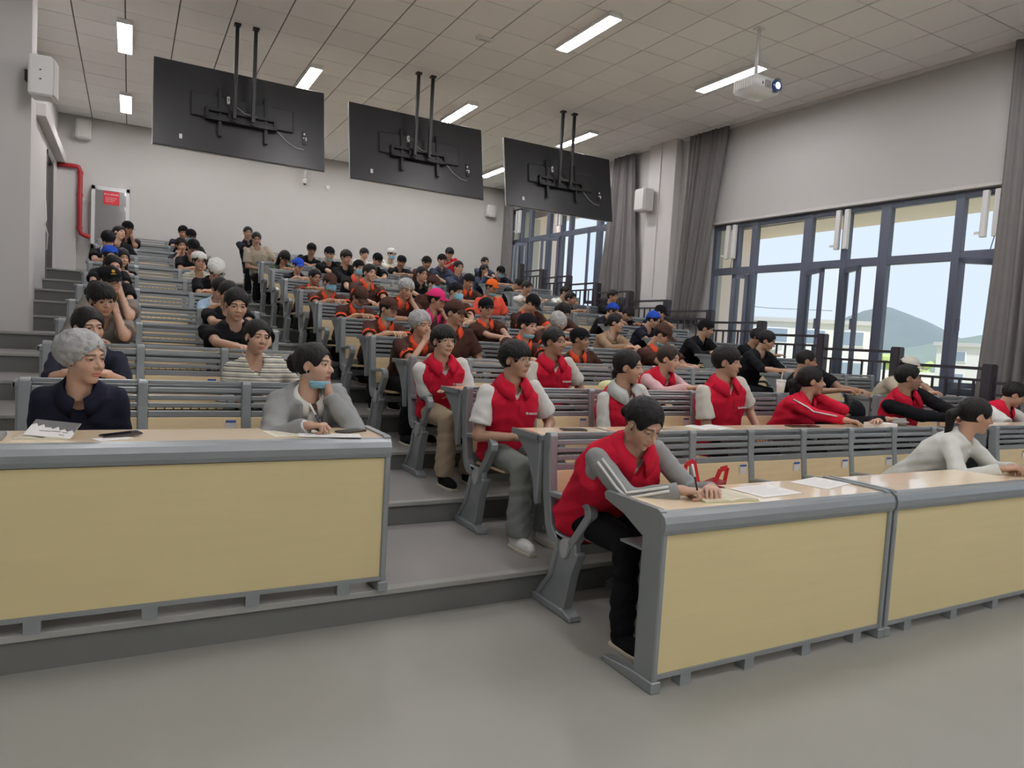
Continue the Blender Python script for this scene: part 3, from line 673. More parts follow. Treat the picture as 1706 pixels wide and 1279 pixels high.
def headcol(V, fem, detail):
    x = np.abs(V[:, 0]) / (.94 if fem else 1); y = V[:, 1]; z = V[:, 2]; c = np.ones((len(V), 3))
    lip = np.exp(-np.clip(((x / .024) ** 2 + ((z + .0620) / .0125) ** 2) - .75, 0, None) * 6) * (y > .06)
    c = c * (1 - lip[:, None]) + lip[:, None] * np.array([.86, .52, .50] if fem else [.85, .62, .57])
    br = (np.abs(z - (.0275 - .06 * np.abs(x - .026))) < (.0042 if detail else .006)) & (x > .012) & (x < .050) & (y > .045)
    c[br] *= (.22 if fem else .14)
    if detail:
        lid = (np.abs(z - .0115 + (x - .031) ** 2 * 18) < .0016) & (x > .015) & (x < .047) & (y > .06); c[lid] *= .35
    else:
        e = (((x - .031) / .0145) ** 2 + ((z - .006) / .0055) ** 2 < 1) & (y > .05); c[e] *= .16
    ck = np.exp(-(((x - .04) / .02) ** 2 + ((z + .025) / .02) ** 2)) * (y > .02) * (.16 if fem else .08); c *= 1 - ck[:, None] * np.array([0, .45, .4])
    return c
HEADS = {}
def head_tmpl(fem, lod):
    k = (fem, lod)
    if k in HEADS: return HEADS[k]
    h = {0: .0030, 1: .0052, 2: .0085}[lod]; det = lod == 0
    V, F = surfnet(lambda G: headsdf(G, fem, detail=det), (-.10, -.125, -.20), (.10, .122, .13), h)
    C = headcol(V, fem, lod < 2 and det)
    if lod < 2:
        mbs = MB()
        for sx in (-1, 1):
            T = Matrix.Translation((sx * .031 * (.94 if fem else 1), .0705 if lod == 0 else .0745, .0055)) @ Matrix.Rotation(R(-90), 4, 'X')
            n0 = len(mbs.v); mbs.sphere((0, 0, 0), .0132, 16, 12, T=T)
        EV = np.array(mbs.v); EF = np.array([f if len(f) == 4 else (*f, f[-1]) for f in mbs.f])
        ec = np.ones((len(EV), 3)) * np.array([1.05, 1.35, 1.6])
        for q in range(2):
            for j in range(13):
                if j <= 1: ec[q * 208 + j * 16:q * 208 + j * 16 + 16] = (.03, .035, .05)
                elif j == 2: ec[q * 208 + j * 16:q * 208 + j * 16 + 16] = (.14, .10, .09)
                elif j == 3: ec[q * 208 + j * 16:q * 208 + j * 16 + 16] = (.2, .16, .14)
        F = np.concatenate([F, EF + len(V)]); V = np.concatenate([V, EV]); C = np.concatenate([C, ec])
    HEADS[k] = (V, F, C); return HEADS[k]
# ---------------- hand templates: wrist at origin, fingers +Y, palm -Z, thumb +X (a left hand)
HANDS = {}
POSE = dict(flat=([12, 14, 10], (0, 0)), relax=([28, 32, 22], (.2, 0)), curl=([48, 62, 40], (.6, 0)), fist=([72, 82, 50], (.9, 0)), pen=([46, 52, 30], (1, 0)))
def hand_tmpl(pose, lod):
    k = (pose, lod)
    if k in HANDS: return HANDS[k]
    bends, (tc_, _) = POSE[pose]; prim = []
    for i, (bx, ln, by) in enumerate(((-.031, .058, .080), (-.0105, .070, .088), (.0105, .077, .090), (.031, .070, .086))):
        p = np.array([bx, by, 0.]); dirx = np.array([bx * 1.6, 1, 0]); a = 0; f = 1.0 + .12 * (1 - i) * (pose in ('relax', 'curl', 'fist'))
        if pose == 'pen' and i < 2: f = 1.45
        for q, (fr, r0, r1) in enumerate(((.46, .0092, .0085), (.30, .0085, .0078), (.24, .0078, .0066))):
            a += R(bends[q] * f); dv = np.array([dirx[0] * .35 * math.cos(a), math.cos(a), -math.sin(a)]); dv /= np.linalg.norm(dv)
            b = p + dv * ln * fr * 1.05; prim.append((p, b, r0, r1)); p = b
    th = [(.024, .018, -.004), (.047, .046, -.014 - .012 * tc_), (.052 - .018 * tc_, .074, -.020 - .022 * tc_), (.048 - .026 * tc_, .098, -.026 - .028 * tc_)]
    rs = [.015, .0125, .0105, .0085]
    def fn(G):
        d = rcone(G, (0, -.03, .0), (0, .01, .0), .024, .026)
        Gz = G * np.array([1, 1, 1.75], np.float32); pl = rcone(Gz, (-.018, .03, 0), (-.022, .076, 0), .022, .020); pl = smin(pl, rcone(Gz, (.014, .03, 0), (.020, .080, 0), .024, .021), .02); pl = smin(pl, rcone(Gz, (0, .02, 0), (0, .082, 0), .024, .022), .02)
        d = smin(d, pl, .018)
        for i in range(3): d = smin(d, rcone(G, th[i], th[i + 1], rs[i], rs[i + 1]), .008)
        f = None
        for (a, b, r0, r1) in prim: f = rcone(G, a, b, r0, r1) if f is None else np.minimum(f, rcone(G, a, b, r0, r1))
        return smin(d, f, .004)
    V, F = surfnet(fn, (-.065, -.06, -.115), (.085, .19, .05), {0: .0036, 1: .0055, 2: .0085}[lod])
    C = np.ones((len(V), 3)); HANDS[k] = (V, F, C); return HANDS[k]
# ---------------- hair, caps
HAT = {}
def facemask(P, z0=.052, front=.0): # region left free of hair (negative inside)
    return smin(ell(P, (0, .085, -.045), (.0665, .088, .098 + z0 * 0)), ell(P, (0, .10, z0 - .062), (.058, .06, .062)), .02)
def hatsdf(kind):
    cr = lambda P, e: ell(P, (0, -.016, .034), (.0755 + e, .094 + e, .085 + e))
    def noise(P, s, a): return a * (np.sin(P[..., 0] * s + 2 * np.sin(P[..., 1] * s * .5)) * np.sin(P[..., 1] * s * .8 + 1.3 * np.sin(P[..., 2] * s * .7)))
    def short(P, e=.014, low=-.035, fz=.055):
        d = cr(P, e) + noise(P, 170, .0016); d = smax(d, -facemask(P, fz), .006)
        Pa = P.copy(); Pa[..., 0] = np.abs(Pa[..., 0])
        d = smax(d, -ell(Pa, (.085, .012, -.015), (.03, .030, .04)), .006)
        return smax(d, (low - P[..., 2]) + np.clip(P[..., 1], -.1, 0) * .55 * -1 * 0 - np.clip(-P[..., 1] - .03, 0, .1) * .7, .008)
    def fringe(P):
        d = short(P, .020, -.045, .03)
        f = smax(cr(P, .021) + noise(P, 240, .003), np.abs(P[..., 1] - .085) - .05, .006); f = smax(f, .030 + .007 * np.sin(P[..., 0] * 260) - P[..., 2], .004)
        return smin(d, f, .006)
    def tied(P, bun='low'):
        d = cr(P, .011) + noise(P, 120, .001); d = smax(d, -smin(ell(P, (0, .088, -.05), (.0685, .088, .095)), ell(P, (0, .105, .012), (.055, .058, .055)), .02), .005)
        Pa = P.copy(); Pa[..., 0] = np.abs(Pa[..., 0]); d = smax(d, -ell(Pa, (.085, .012, -.02), (.03, .034, .045)), .006); d = smax(d, -.06 - P[..., 2], .01)
        if bun == 'low': d = smin(d, ell(P, (0, -.128, -.02), (.036, .030, .034)) + noise(P, 200, .002), .015)
        if bun == 'claw': d = smin(d, ell(P, (-.01, -.125, .02), (.045, .036, .05)) + noise(P, 260, .004), .015)
        if bun == 'pony': d = smin(smin(d, rcone(P, (0, -.105, .02), (0, -.15, -.02), .025, .03), .015), rcone(P, (0, -.15, -.02), (.0, -.14, -.22), .03, .016) + noise(P, 200, .003), .02)
        if bun == 'side': d = smin(d, rcone(P, (-.02, -.09, -.05), (-.055, -.06, -.27), .034, .014) + noise(P, 150, .003), .02)
        return d
    def longh(P):
        d = short(P, .018, -.06, .04); Pa = P.copy(); Pa[..., 0] = np.abs(Pa[..., 0])
        return smin(d, smax(rcone(Pa, (.055, -.05, 0), (.07, -.045, -.25), .042, .034) + noise(P, 150, .003), -facemask(P), .01), .02)
    def buzz(P):
        d = cr(P, .006); d = smax(d, -facemask(P, .07), .006); Pa = P.copy(); Pa[..., 0] = np.abs(Pa[..., 0]); d = smax(d, -ell(Pa, (.085, .010, -.012), (.03, .030, .035)), .006); return smax(d, -.04 - P[..., 2], .006)
    def cap(P, back=False):
        Q = P * np.array([1, -1, 1], np.float32) if back else P
        d = smax(ell(P, (0, -.014, .036), (.092, .108, .098)), .036 - .10 * Q[..., 1] * 0 - P[..., 2] + 0, .004)
        d = smax(d, -ell(P, (0, -.014, .030), (.084, .10, .088)), .004)
        br = ell(Q, (0, .105, .034), (.074, .085, .10)); br = smax(br, np.abs(Q[..., 2] - (.040 - .22 * (Q[..., 1] - .08) - 5.5 * Q[..., 0] ** 2)) - .003, .003); br = smax(br, .072 - Q[..., 1] - 6 * Q[..., 0] ** 2 * 0, .004)
        bt = ell(P, (0, -.014, .132), (.009, .009, .005))
        return smin(smin(d, br, .004), bt, .002)
    def beret(P):
        d = smax(ell(P, (0, -.016, .050), (.094, .110, .082)), .030 - P[..., 2] + .25 * P[..., 1], .006); d = smin(d, ell(P, (0, .086, .050), (.055, .035, .008)), .01); return smax(d, -ell(P, (0, -.014, .030), (.082, .098, .086)), .004)
    def kufi(P):
        d = smax(ell(P, (0, -.016, .040), (.085, .102, .092)), .052 - P[..., 2], .004); return smax(d, -ell(P, (0, -.014, .030), (.079, .095, .086)), .004)
    def net(P):
        d = ell(P, (0, -.032, .040), (.099, .118, .097)) + noise(P, 95, .0035) + noise(P[..., [2, 0, 1]], 150, .0015)
        d = smax(d, -smin(ell(P, (0, .100, -.045), (.075, .085, .092)), ell(P, (0, .115, .005), (.062, .062, .050)), .02), .004); d = smax(d, -.055 - P[..., 2] - .55 * P[..., 1] * 0 + np.clip(P[..., 1], -.02, .1) * .9, .006)
        return smax(d, -ell(P, (0, -.014, .030), (.080, .097, .086)), .003)
    def toque(P):
        d = ell(P, (0, -.03, .068), (.102, .118, .075)) + noise(P, 80, .004); d = smax(d, .035 - P[..., 2] + .2 * P[..., 1], .01); b = smax(ell(P, (0, -.014, .04), (.088, .104, .09)), np.abs(P[..., 2] - .2 * P[..., 1] - .042) - .014, .003)
        return smax(smin(d, b, .006), -ell(P, (0, -.014, .028), (.080, .096, .084)), .004)
    def bandana(P):
        d = smax(ell(P, (0, -.02, .042), (.088, .108, .094)) + noise(P, 60, .002), .026 - P[..., 2] + .42 * P[..., 1], .006); d = smin(d, ell(P, (0, -.10, -.01), (.045, .025, .04)), .02)
        return smax(d, -ell(P, (0, -.014, .030), (.080, .097, .086)), .004)
    return dict(short=short, fringe=fringe, bun=lambda P: tied(P, 'low'), claw=lambda P: tied(P, 'claw'), pony=lambda P: tied(P, 'pony'), side=lambda P: tied(P, 'side'), tied=lambda P: tied(P, ''),
                long=longh, buzz=buzz, cap=cap, capback=lambda P: cap(P, True), beret=beret, kufi=kufi, net=net, toque=toque, bandana=bandana)[kind]
def hat_mesh(kind, lod):
    k = (kind, lod)
    if k not in HAT: HAT[k] = surfnet(hatsdf(kind), (-.135, -.20, -.31 if kind in ('long', 'side', 'pony') else -.12), (.135, .205, .165), {0: .0048, 1: .0065, 2: .009}[lod])
    return HAT[k]
HATM = {}
def hat_obj(kind, lod, m, name, par, T):
    k = (kind, lod, m.name)
    if k not in HATM:
        V, F = hat_mesh(kind, lod); HATM[k] = npmesh(name, V, F, [m])
    o = bpy.data.objects.new(name, HATM[k]); COL.objects.link(o); o.parent = par; o.matrix_local = T; return o
# face mask patch: shell in front of mouth
def mask_mesh(low):
    key = ('mask', low)
    if key not in HATM:
        def fn(P):
            if low: c, r, zz, th = (0, .018, -.082), (.059, .066, .050), -.100, .020
            else: c, r, zz, th = (0, .030, -.045), (.066, .082, .085), -.050, .040
            d = np.abs(ell(P, c, r)) - .0022; d = smax(d, np.abs(P[..., 2] - zz) - th, .003); return smax(d, .028 - P[..., 1] if not low else .005 - P[..., 1], .003)
        V, F = surfnet(fn, (-.085, -.01, -.155), (.085, .125, .01), .0045)
        mb_ = MB()
        for sx in (-1, 1):
            if low: mb_.tube([(sx * .045, .03, -.09), (sx * .07, .0, -.05), (sx * .078, -.02, .01)], .0014, 4)
            else: mb_.tube([(sx * .058, .045, -.03), (sx * .073, .01, .0), (sx * .08, -.015, .02)], .0014, 4)
        EV = np.array(mb_.v); EF = np.array([(*f[:4],) if len(f) >= 4 else (*f, f[-1]) for f in mb_.f]); F = np.concatenate([F, EF + len(V)]); V = np.concatenate([V, EV]); HATM[key] = npmesh('face_mask', V, F, [mat('mask_blue', (.25, .52, .66), .8)])
    return HATM[key]
def glasses_mesh():
    if 'gl' not in HATM:
        mb_ = MB()
        for sx in (-1, 1):
            n = 22; pts = [(sx * .033 + .0245 * math.cos(2 * math.pi * i / n), .097 - .006 * abs(math.cos(2 * math.pi * i / n)), .002 + .021 * math.sin(2 * math.pi * i / n)) for i in range(n + 1)]
            mb_.tube(pts, .0011, 5, cap=False); mb_.tube([(sx * .057, .092, .006), (sx * .078, .05, .008), (sx * .082, -.01, .008), (sx * .08, -.03, -.01)], .0013, 5)
        mb_.tube([(-.009, .099, .006), (0, .101, .009), (.009, .099, .006)], .0012, 5)
        me = mb_.mesh('glasses', smooth=True); me.materials.append(mat('glasses_metal', (.55, .5, .42), .25, metal=1)); HATM['gl'] = me
    return HATM['gl']

def skinmat(tone):
    c = [(.50, .315, .225), (.42, .25, .17), (.32, .18, .115)][tone]
    def bld(m, nt, b, tc):
        a = nt.nodes.new('ShaderNodeAttribute'); a.attribute_name = 'Col'; mx = nt.nodes.new('ShaderNodeMix'); mx.data_type = 'RGBA'; mx.blend_type = 'MULTIPLY'; mx.inputs[0].default_value = 1
        mx.inputs[6].default_value = (*c, 1); nt.links.new(a.outputs['Color'], mx.inputs[7]); nt.links.new(mx.outputs[2], b.inputs['Base Color']); b.inputs['Subsurface Weight'].default_value = .08; b.inputs['Subsurface Radius'].default_value = (.012, .005, .003)
    return mat('skin_tone_%d' % tone, c, .48, build=bld)
CL = dict(navy=(.014, .015, .028), black=(.008, .008, .010), red=(.50, .012, .035), white=(.66, .66, .63), cream=(.62, .60, .54), brown=(.060, .026, .020), orange=(.72, .085, .035), grey=(.27, .28, .28), lgrey=(.46, .48, .46),
          taupe=(.17, .15, .13), tan=(.36, .27, .19), camo=(.07, .09, .06), denim=(.045, .055, .09), pink=(.62, .40, .42), magenta=(.62, .03, .16), lblue=(.38, .52, .68), beige=(.42, .37, .29), khaki=(.34, .27, .19), jean=(.05, .06, .09),
          blue=(.02, .07, .42), bcap=(.065, .032, .024), capor=(.75, .14, .02), hair=(.008, .007, .007), hair2=(.028, .018, .014), sweat=(.60, .62, .58), tanj=(.30, .20, .13), coral=(.72, .10, .06), tgrey=(.20, .215, .20))
def cloth(c, stripe=False):
    nm = 'cloth_' + c + ('_striped' if stripe else '')
    if nm in MATS: return MATS[nm]
    col = CL[c]
    def bld(m, nt, b, tc):
        if stripe:
            sx = nt.nodes.new('ShaderNodeSeparateXYZ'); nt.links.new(tc.outputs['Object'], sx.inputs[0])
            w_ = nt.nodes.new('ShaderNodeMath'); w_.operation = 'MULTIPLY'; w_.inputs[1].default_value = 1 / .034; nt.links.new(sx.outputs['Z'], w_.inputs[0])
            fr = nt.nodes.new('ShaderNodeMath'); fr.operation = 'FRACT'; nt.links.new(w_.outputs[0], fr.inputs[0])
            rp = nt.nodes.new('ShaderNodeValToRGB'); rp.color_ramp.interpolation = 'CONSTANT'; e = rp.color_ramp.elements
            e[0].position = 0; e[0].color = (.62, .60, .50, 1); e[1].position = .38; e[1].color = (.015, .015, .015, 1)
            for p_, c_ in ((.55, (.66, .65, .60, 1)), (.74, (.12, .12, .11, 1)), (.86, (.62, .60, .50, 1))): q = e.new(p_); q.color = c_
            nt.links.new(fr.outputs[0], rp.inputs[0]); nt.links.new(rp.outputs[0], b.inputs['Base Color'])
        if c == 'camo':
            n = nt.nodes.new('ShaderNodeTexNoise'); n.inputs['Scale'].default_value = 22; nt.links.new(tc.outputs['Object'], n.inputs[0]); rp = nt.nodes.new('ShaderNodeValToRGB'); e = rp.color_ramp.elements
            rp.color_ramp.interpolation = 'CONSTANT'; e[0].color = (*[v * .4 for v in col], 1); e[1].position = .5; e[1].color = (*col, 1); q = e.new(.6); q.color = (*[v * 1.9 for v in col], 1); nt.links.new(n.outputs[0], rp.inputs[0]); nt.links.new(rp.outputs[0], b.inputs['Base Color'])
    return mat(nm, col, .85, bump=.25, bscale=28, build=bld, spec=.12)
def hairmat(c='hair'): return mat('hair_' + c, CL[c], .55, bump=.6, bscale=90, stretch=(1, 1, .18), spec=.22)
NETM = mat('hair_net', (.33, .335, .33), .5, var=.45, vscale=22, bump=.5, bscale=60)

def ik(S_, W_, l1, l2, pole):
    S_, W_ = np.array(S_, float), np.array(W_, float); d = W_ - S_; L = np.linalg.norm(d); mx = (l1 + l2) * .985
    if L > mx: W_ = S_ + d / L * mx; d = W_ - S_; L = mx
    a = (l1 * l1 - l2 * l2 + L * L) / (2 * L); hh = math.sqrt(max(l1 * l1 - a * a, 0)); u = d / L; p = np.array(pole, float); p = p - u * (p @ u); p /= np.linalg.norm(p) + 1e-9
    return S_ + u * a + p * hh, W_
def frame(y, z):  # rotation with columns x,y,z from finger direction y and back-of-hand direction z
    y = np.array(y, float); y /= np.linalg.norm(y); z = np.array(z, float); z = z - y * (y @ z); z /= np.linalg.norm(z); x = np.cross(y, z); return np.stack([x, y, z], 1)
def eulerR(yaw, pitch, roll):  # head: template +Y forward -> world -Y ; yaw>0 turns towards +X
    return np.array((Matrix.Rotation(R(180 + yaw), 3, 'Z') @ Matrix.Rotation(R(pitch), 3, 'X') @ Matrix.Rotation(R(roll), 3, 'Y')))
PEOPLE_TRI = 0
def person(k, hip, head, yaw=15, pitch=-5, roll=0, fem=False, tone=1, hair='short', hairc='hair', hat=None, hatc='black', top='tee', c1='black', c2='white', slv='short', pants='black', shoe='black', pose='desk', mask=None, gl=False, label='', lod=2, wide=1.0, legs=True, tyaw=0, pen=False, extra=None, collar=None, trim=None, hs=1.0, emblem=False):
    """hip: world x of the seat; head: world position of the head centre"""
    zt = HS[k]; O = np.array([hip, YK[k], zt]); T = np.array(head, float) - O
    root = empty('person', tuple(O), 0, label, 'person', 'seated audience')
    dx = T[0]; Hd = T; RH = eulerR(yaw, pitch, roll)
    Pz = .535; f0 = -.20
    Pv = np.array([np.clip(dx * .25, -.1, .1), f0, Pz]); Nk = Hd + np.array([-dx * 0.1 * 0, .0, 0]) + RH @ np.array([0, -.040, -.150]) * hs
    Nk = Nk * .6 + (Hd + np.array([-.15 * dx, .045, -.142])) * .4
    up = Nk - Pv; Lt = np.linalg.norm(up); up /= Lt
    cy_, sy_ = math.cos(R(tyaw)), math.sin(R(tyaw)); lat = np.array([-cy_, -sy_ * 1, 0]); lat = lat - up * (lat @ up); lat /= np.linalg.norm(lat)    # person's right is -X
    fw = np.cross(up, lat); 
    if fw[1] > 0: fw = -fw
    sw = (.150 if fem else .172) * wide; ShR = Nk + lat * sw - up * .050; ShL = Nk - lat * sw - up * .050
    l1, l2 = (.27, .235) if fem else (.29, .25)
    front = k == 0 or k >= 1
    DZ = .765
    def desk(x, f): return np.array([x, -f, DZ + .035])
    pal = {}
    if pose == 'desk': WR, WL = Pv * [1, 0, 0] + desk(-.09, .90), Pv * [1, 0, 0] + desk(.09, .88); hp = ('relax', 'relax'); dR, dL = (.8, -.6, -.05), (-.8, -.55, -.05); polR, polL = (-.7, -.1, -1), (.7, -.1, -1)
    elif pose == 'fold': WR, WL = Pv * [1, 0, 0] + desk(.05, .84), Pv * [1, 0, 0] + desk(-.05, .90); hp = ('flat', 'flat'); dR, dL = (1, -.15, 0), (-1, -.1, 0); polR, polL = (-1, -.1, -.8), (1, -.1, -.8)
    elif pose == 'write': WR, WL = Pv * [1, 0, 0] + desk(-.02, .88), Pv * [1, 0, 0] + desk(.17, .88); hp = ('pen', 'relax'); dR, dL = (.75, -.65, -.15), (-.8, -.6, -.1); polR, polL = (-.9, .0, -1), (.8, 0, -1)
    elif pose in ('chinL', 'chinR', 'mouthR', 'cheekL'):
        ck = Hd + RH @ np.array([{'chinL': -.055, 'chinR': .055, 'mouthR': .02, 'cheekL': -.075}[pose], .055 if pose != 'mouthR' else .10, -.125 if pose != 'cheekL' else -.10])
        if pose.endswith('L'): WL = ck; WR = Pv * [1, 0, 0] + desk(-.05, .88); hp = ('relax', 'curl'); dR, dL = (.85, -.5, -.05), RH @ np.array([.1, .05, 1.]); polR, polL = (-.7, -.1, -1), (.5, -.6, -1)
        else: WR = ck; WL = Pv * [1, 0, 0] + desk(.05, .88); hp = ('curl', 'relax'); dL, dR = (-.85, -.5, -.05), RH @ np.array([-.1, .05, 1.]); polL, polR = (.7, -.1, -1), (-.5, -.6, -1)
    elif pose == 'chinwrite': ck = Hd + RH @ np.array([-.03, .075, -.15]); WL = ck; WR = Pv * [1, 0, 0] + desk(-.10, .90); hp = ('pen', 'fist'); dR, dL = (.85, -.35, -.15), RH @ np.array([.25, .35, .8]); polR, polL = (-.9, .0, -1), (.6, -.6, -1)
    elif pose == 'lap': WR, WL = np.array([-.10, -.50, .66]), np.array([.12, -.50, .66]); hp = ('relax', 'relax'); dR, dL = (.7, -.6, -.2), (-.6, -.6, -.2); polR, polL = (-.85, .6, -.5), (.85, .6, -.5)
    elif pose == 'cross': WR, WL = np.array([.03, -.42, .72]), np.array([-.03, -.50, .70]); hp = ('relax', 'flat'); dR, dL = (.9, -.3, -.2), (-.95, -.25, .0); polR, polL = (-.85, .55, -.6), (.85, .55, -.6)
    elif pose == 'phone': WR, WL = Hd + np.array([-.05, -.22, -.26]), Hd + np.array([.05, -.22, -.26]); hp = ('curl', 'curl'); dR, dL = (.4, -.6, .4), (-.4, -.6, .4); polR, polL = (-1, .2, -.8), (1, .2, -.8)
    elif pose == 'headdown': WR, WL = Pv * [1, 0, 0] + desk(.10, .82), Pv * [1, 0, 0] + desk(-.10, .90); hp = ('flat', 'flat'); dR, dL = (1, -.1, 0), (-1, -.1, 0); polR, polL = (-1, -.1, -.3), (1, -.1, -.3)
    ElR, WR = ik(ShR, WR, l1, l2, polR); ElL, WL = ik(ShL, WL, l1, l2, polL)
    for E_ in (ElR, ElL):
        if pose in ('desk', 'fold', 'write', 'chinwrite') or pose.startswith('ch'):
            if E_[1] < -.77 and E_[2] < DZ + .05: E_[2] = DZ + .05
    ar = .046 if not fem else .040; fr_ = .036 if not fem else .031; wr_ = .025 if not fem else .022
    hv = {0: .0105, 1: .014, 2: .019}[lod]
    wdt = np.array([.165, .158, .150 if fem else .158, .17 if fem else .178, .165 if fem else .182, .11, .062]) * wide; tt = np.array([-.05, .12, .35, .62, .82, .96, 1.06])
    dpt = np.array([.125, .115, .105, .122 if fem else .118, .105, .075, .058]) * (.6 + .4 * wide) 
    def torso(P, e=0.):
        if top == 'vest': e = e * .8
        q = P - Pv; t = (q @ up) / Lt; x = q @ lat; y = q @ fw; w_ = np.interp(t, tt, wdt + e); d_ = np.interp(t, tt, dpt + e)
        if fem: y = y - .02 * np.exp(-((t - .66) / .12) ** 2) * (y > 0)
        r = (np.abs(x / w_) ** 2.4 + np.abs(y / d_) ** 2.4) ** (1 / 2.4); return np.maximum((r - 1) * np.minimum(w_, d_) * .85, np.maximum((-.10 - t) * Lt, (t - 1.03) * Lt))
    wob = lambda P, a: a * (np.sin(P[..., 0] * 31 + 3 * np.sin(P[..., 2] * 17)) * np.sin(P[..., 2] * 43 + P[..., 1] * 25 + 2 * np.sin(P[..., 0] * 21)))
    def bounds(pts, m): pts = np.array(pts); return pts.min(0) - m, pts.max(0) + m
    # ---- body (one mesh: arms, neck, core + head + hands)
    def bodyf(P):
        d = torso(P, -.03)
        for S_, E_, W_ in ((ShR, ElR, WR), (ShL, ElL, WL)):
            d = smin(d, rcone(P, S_, E_, ar, ar * .86), .03); d = np.minimum(d, rcone(P, E_, W_, fr_ * 1.05, wr_))
        return smin(d, rcone(P, Nk - up * .03, Hd + RH @ np.array([0, -.03, -.07]) * hs, .064 if not fem else .055, .055 if not fem else .048), .02)
    lo, hi = bounds([ShR, ElR, WR, ShL, ElL, WL, Hd - [0, 0, .05], Pv], .10); V, F = surfnet(bodyf, lo, hi, hv)
    parts = [(V, F, np.ones((len(V), 3)))]
    hv_, hf_, hc_ = head_tmpl(fem, lod); parts.append((Hd + (hv_ * hs) @ RH.T, hf_, hc_))
    for side, W_, E_, dd, ps in (('R', WR, ElR, dR, hp[0]), ('L', WL, ElL, dL, hp[1])):
        tv, tf, tcol = hand_tmpl(ps, lod); fa = W_ - E_; fa /= np.linalg.norm(fa); y_ = fa * .55 + np.array(dd) / np.linalg.norm(dd) * .6
        zb = np.array([0, 0, 1.])
        if abs(y_[2]) > .6 * np.linalg.norm(y_): zb = np.array([-1. if side == 'R' else 1., -.6, 0])
        FR = frame(y_, zb); tv2 = tv * (.93 if fem else 1.0)
        if side == 'R': tv2 = tv2 * np.array([-1, 1, 1]); tf = tf[:, ::-1]
        parts.append((W_ + tv2 @ FR.T, tf, tcol))
    VV = []; FF = []; CC = []; n = 0
    for a, b, c in parts: VV.append(a); FF.append(b + n); CC.append(c); n += len(a)
    me = npmesh('body', np.concatenate(VV), np.concatenate(FF), [skinmat(tone)], np.concatenate(CC)); ob('body', me, None, root)
    TH = Matrix(RH.tolist()).to_4x4(); TH = Matrix.Translation(Hd) @ TH @ Matrix.Scale(hs, 4)
    # ---- shirt
    nd = (Nk + fw * .075 + up * .02)
    def neckcut(P, depth): return np.minimum(rcone(P, Nk + up * .09 + fw * .03, Nk + fw * .06 - up * depth * .3, .058, .05), rcone(P, Nk + fw * .07, Nk + fw * .115 - up * depth, .045, .012))
    stee = {'short': .74, 'long': 1.0, 'half': .95}[slv]
    def shirtf(P):
        d = torso(P, .002 if top in ('vest', 'cardigan') else .012) + wob(P, .004)
        for S_, E_, W_ in ((ShR, ElR, WR), (ShL, ElL, WL)):
            e2 = S_ + (E_ - S_) * (stee if slv == 'short' else 1.0); a = rcone(P, S_ - up * .008, e2, ar + .012, ar + (.028 if slv == 'short' else .012)) + wob(P, .004)
            if slv == 'short': ax_ = (E_ - S_) / np.linalg.norm(E_ - S_); a = smax(a, (P - e2) @ ax_, .004)
            d = smin(d, a, .022 if top == 'vest' else .035)
            if slv == 'long': ax_ = (W_ - E_) / np.linalg.norm(W_ - E_); b = smax(rcone(P, E_, W_, fr_ + .018, wr_ + .015) + wob(P, .004), (P - W_) @ ax_ + .005, .004); d = smin(d, b, .012)
        return smax(d, -neckcut(P, .035 if top in ('tee', 'long', 'vest') else .08), .006)
    pts = [ShR, ShL, Pv - up * .06, Nk] + ([ElR, ElL, WR, WL] if slv == 'long' else [ElR, ElL]); lo, hi = bounds(pts, .13)
    V, F = surfnet(shirtf, lo, hi, hv); sh = ob('shirt', npmesh('shirt', V, F, [cloth(c2 if top in ('vest', 'cardigan') else c1, top == 'stripe')]), None, root)
    if top in ('vest', 'cardigan'):
        def vestf(P):
            d = torso(P, .032) + wob(P, .004); sd = np.abs((P - Nk) @ lat); d = smax(d, sd - (sw + .008 + .5 * np.clip(.74 - (P - Pv) @ up / Lt, 0, 1)), .012) if top == 'vest' else d
            if top == 'cardigan':
                for S_, E_, W_ in ((ShR, ElR, WR), (ShL, ElL, WL)):
                    d = smin(d, rcone(P, S_, E_, ar + .03, ar + .024) + wob(P, .005), .03); ax_ = (W_ - E_) / np.linalg.norm(W_ - E_); d = smin(d, smax(rcone(P, E_, W_, fr_ + .024, wr_ + .02) + wob(P, .005), (P - W_) @ ax_ + .008, .004), .012)
                xl = np.abs((P - Nk) @ lat); yy = (P - Pv) @ fw; d = smax(d, -np.maximum(xl - .052, -yy), .01)
            else:
                for S_, E_ in ((ShR, ElR), (ShL, ElL)): d = smax(d, -rcone(P, S_ + (S_ - Nk) * .10 - up * .008, S_ + (E_ - S_) * (stee * .97 if slv == 'short' else 1.), ar + .007, ar + (.021 if slv == 'short' else .007)), .006)
            return smax(d, -neckcut(P, .075), .006)
        pts = [ShR, ShL, Pv - up * .06, Nk] + ([ElR, ElL, WR, WL] if top == 'cardigan' else []); lo, hi = bounds(pts, .15)
        V, F = surfnet(vestf, lo, hi, hv); vs_ = ob('cardigan' if top == 'cardigan' else 'vest', npmesh('vest', V, F, [cloth(c1)]), None, root)
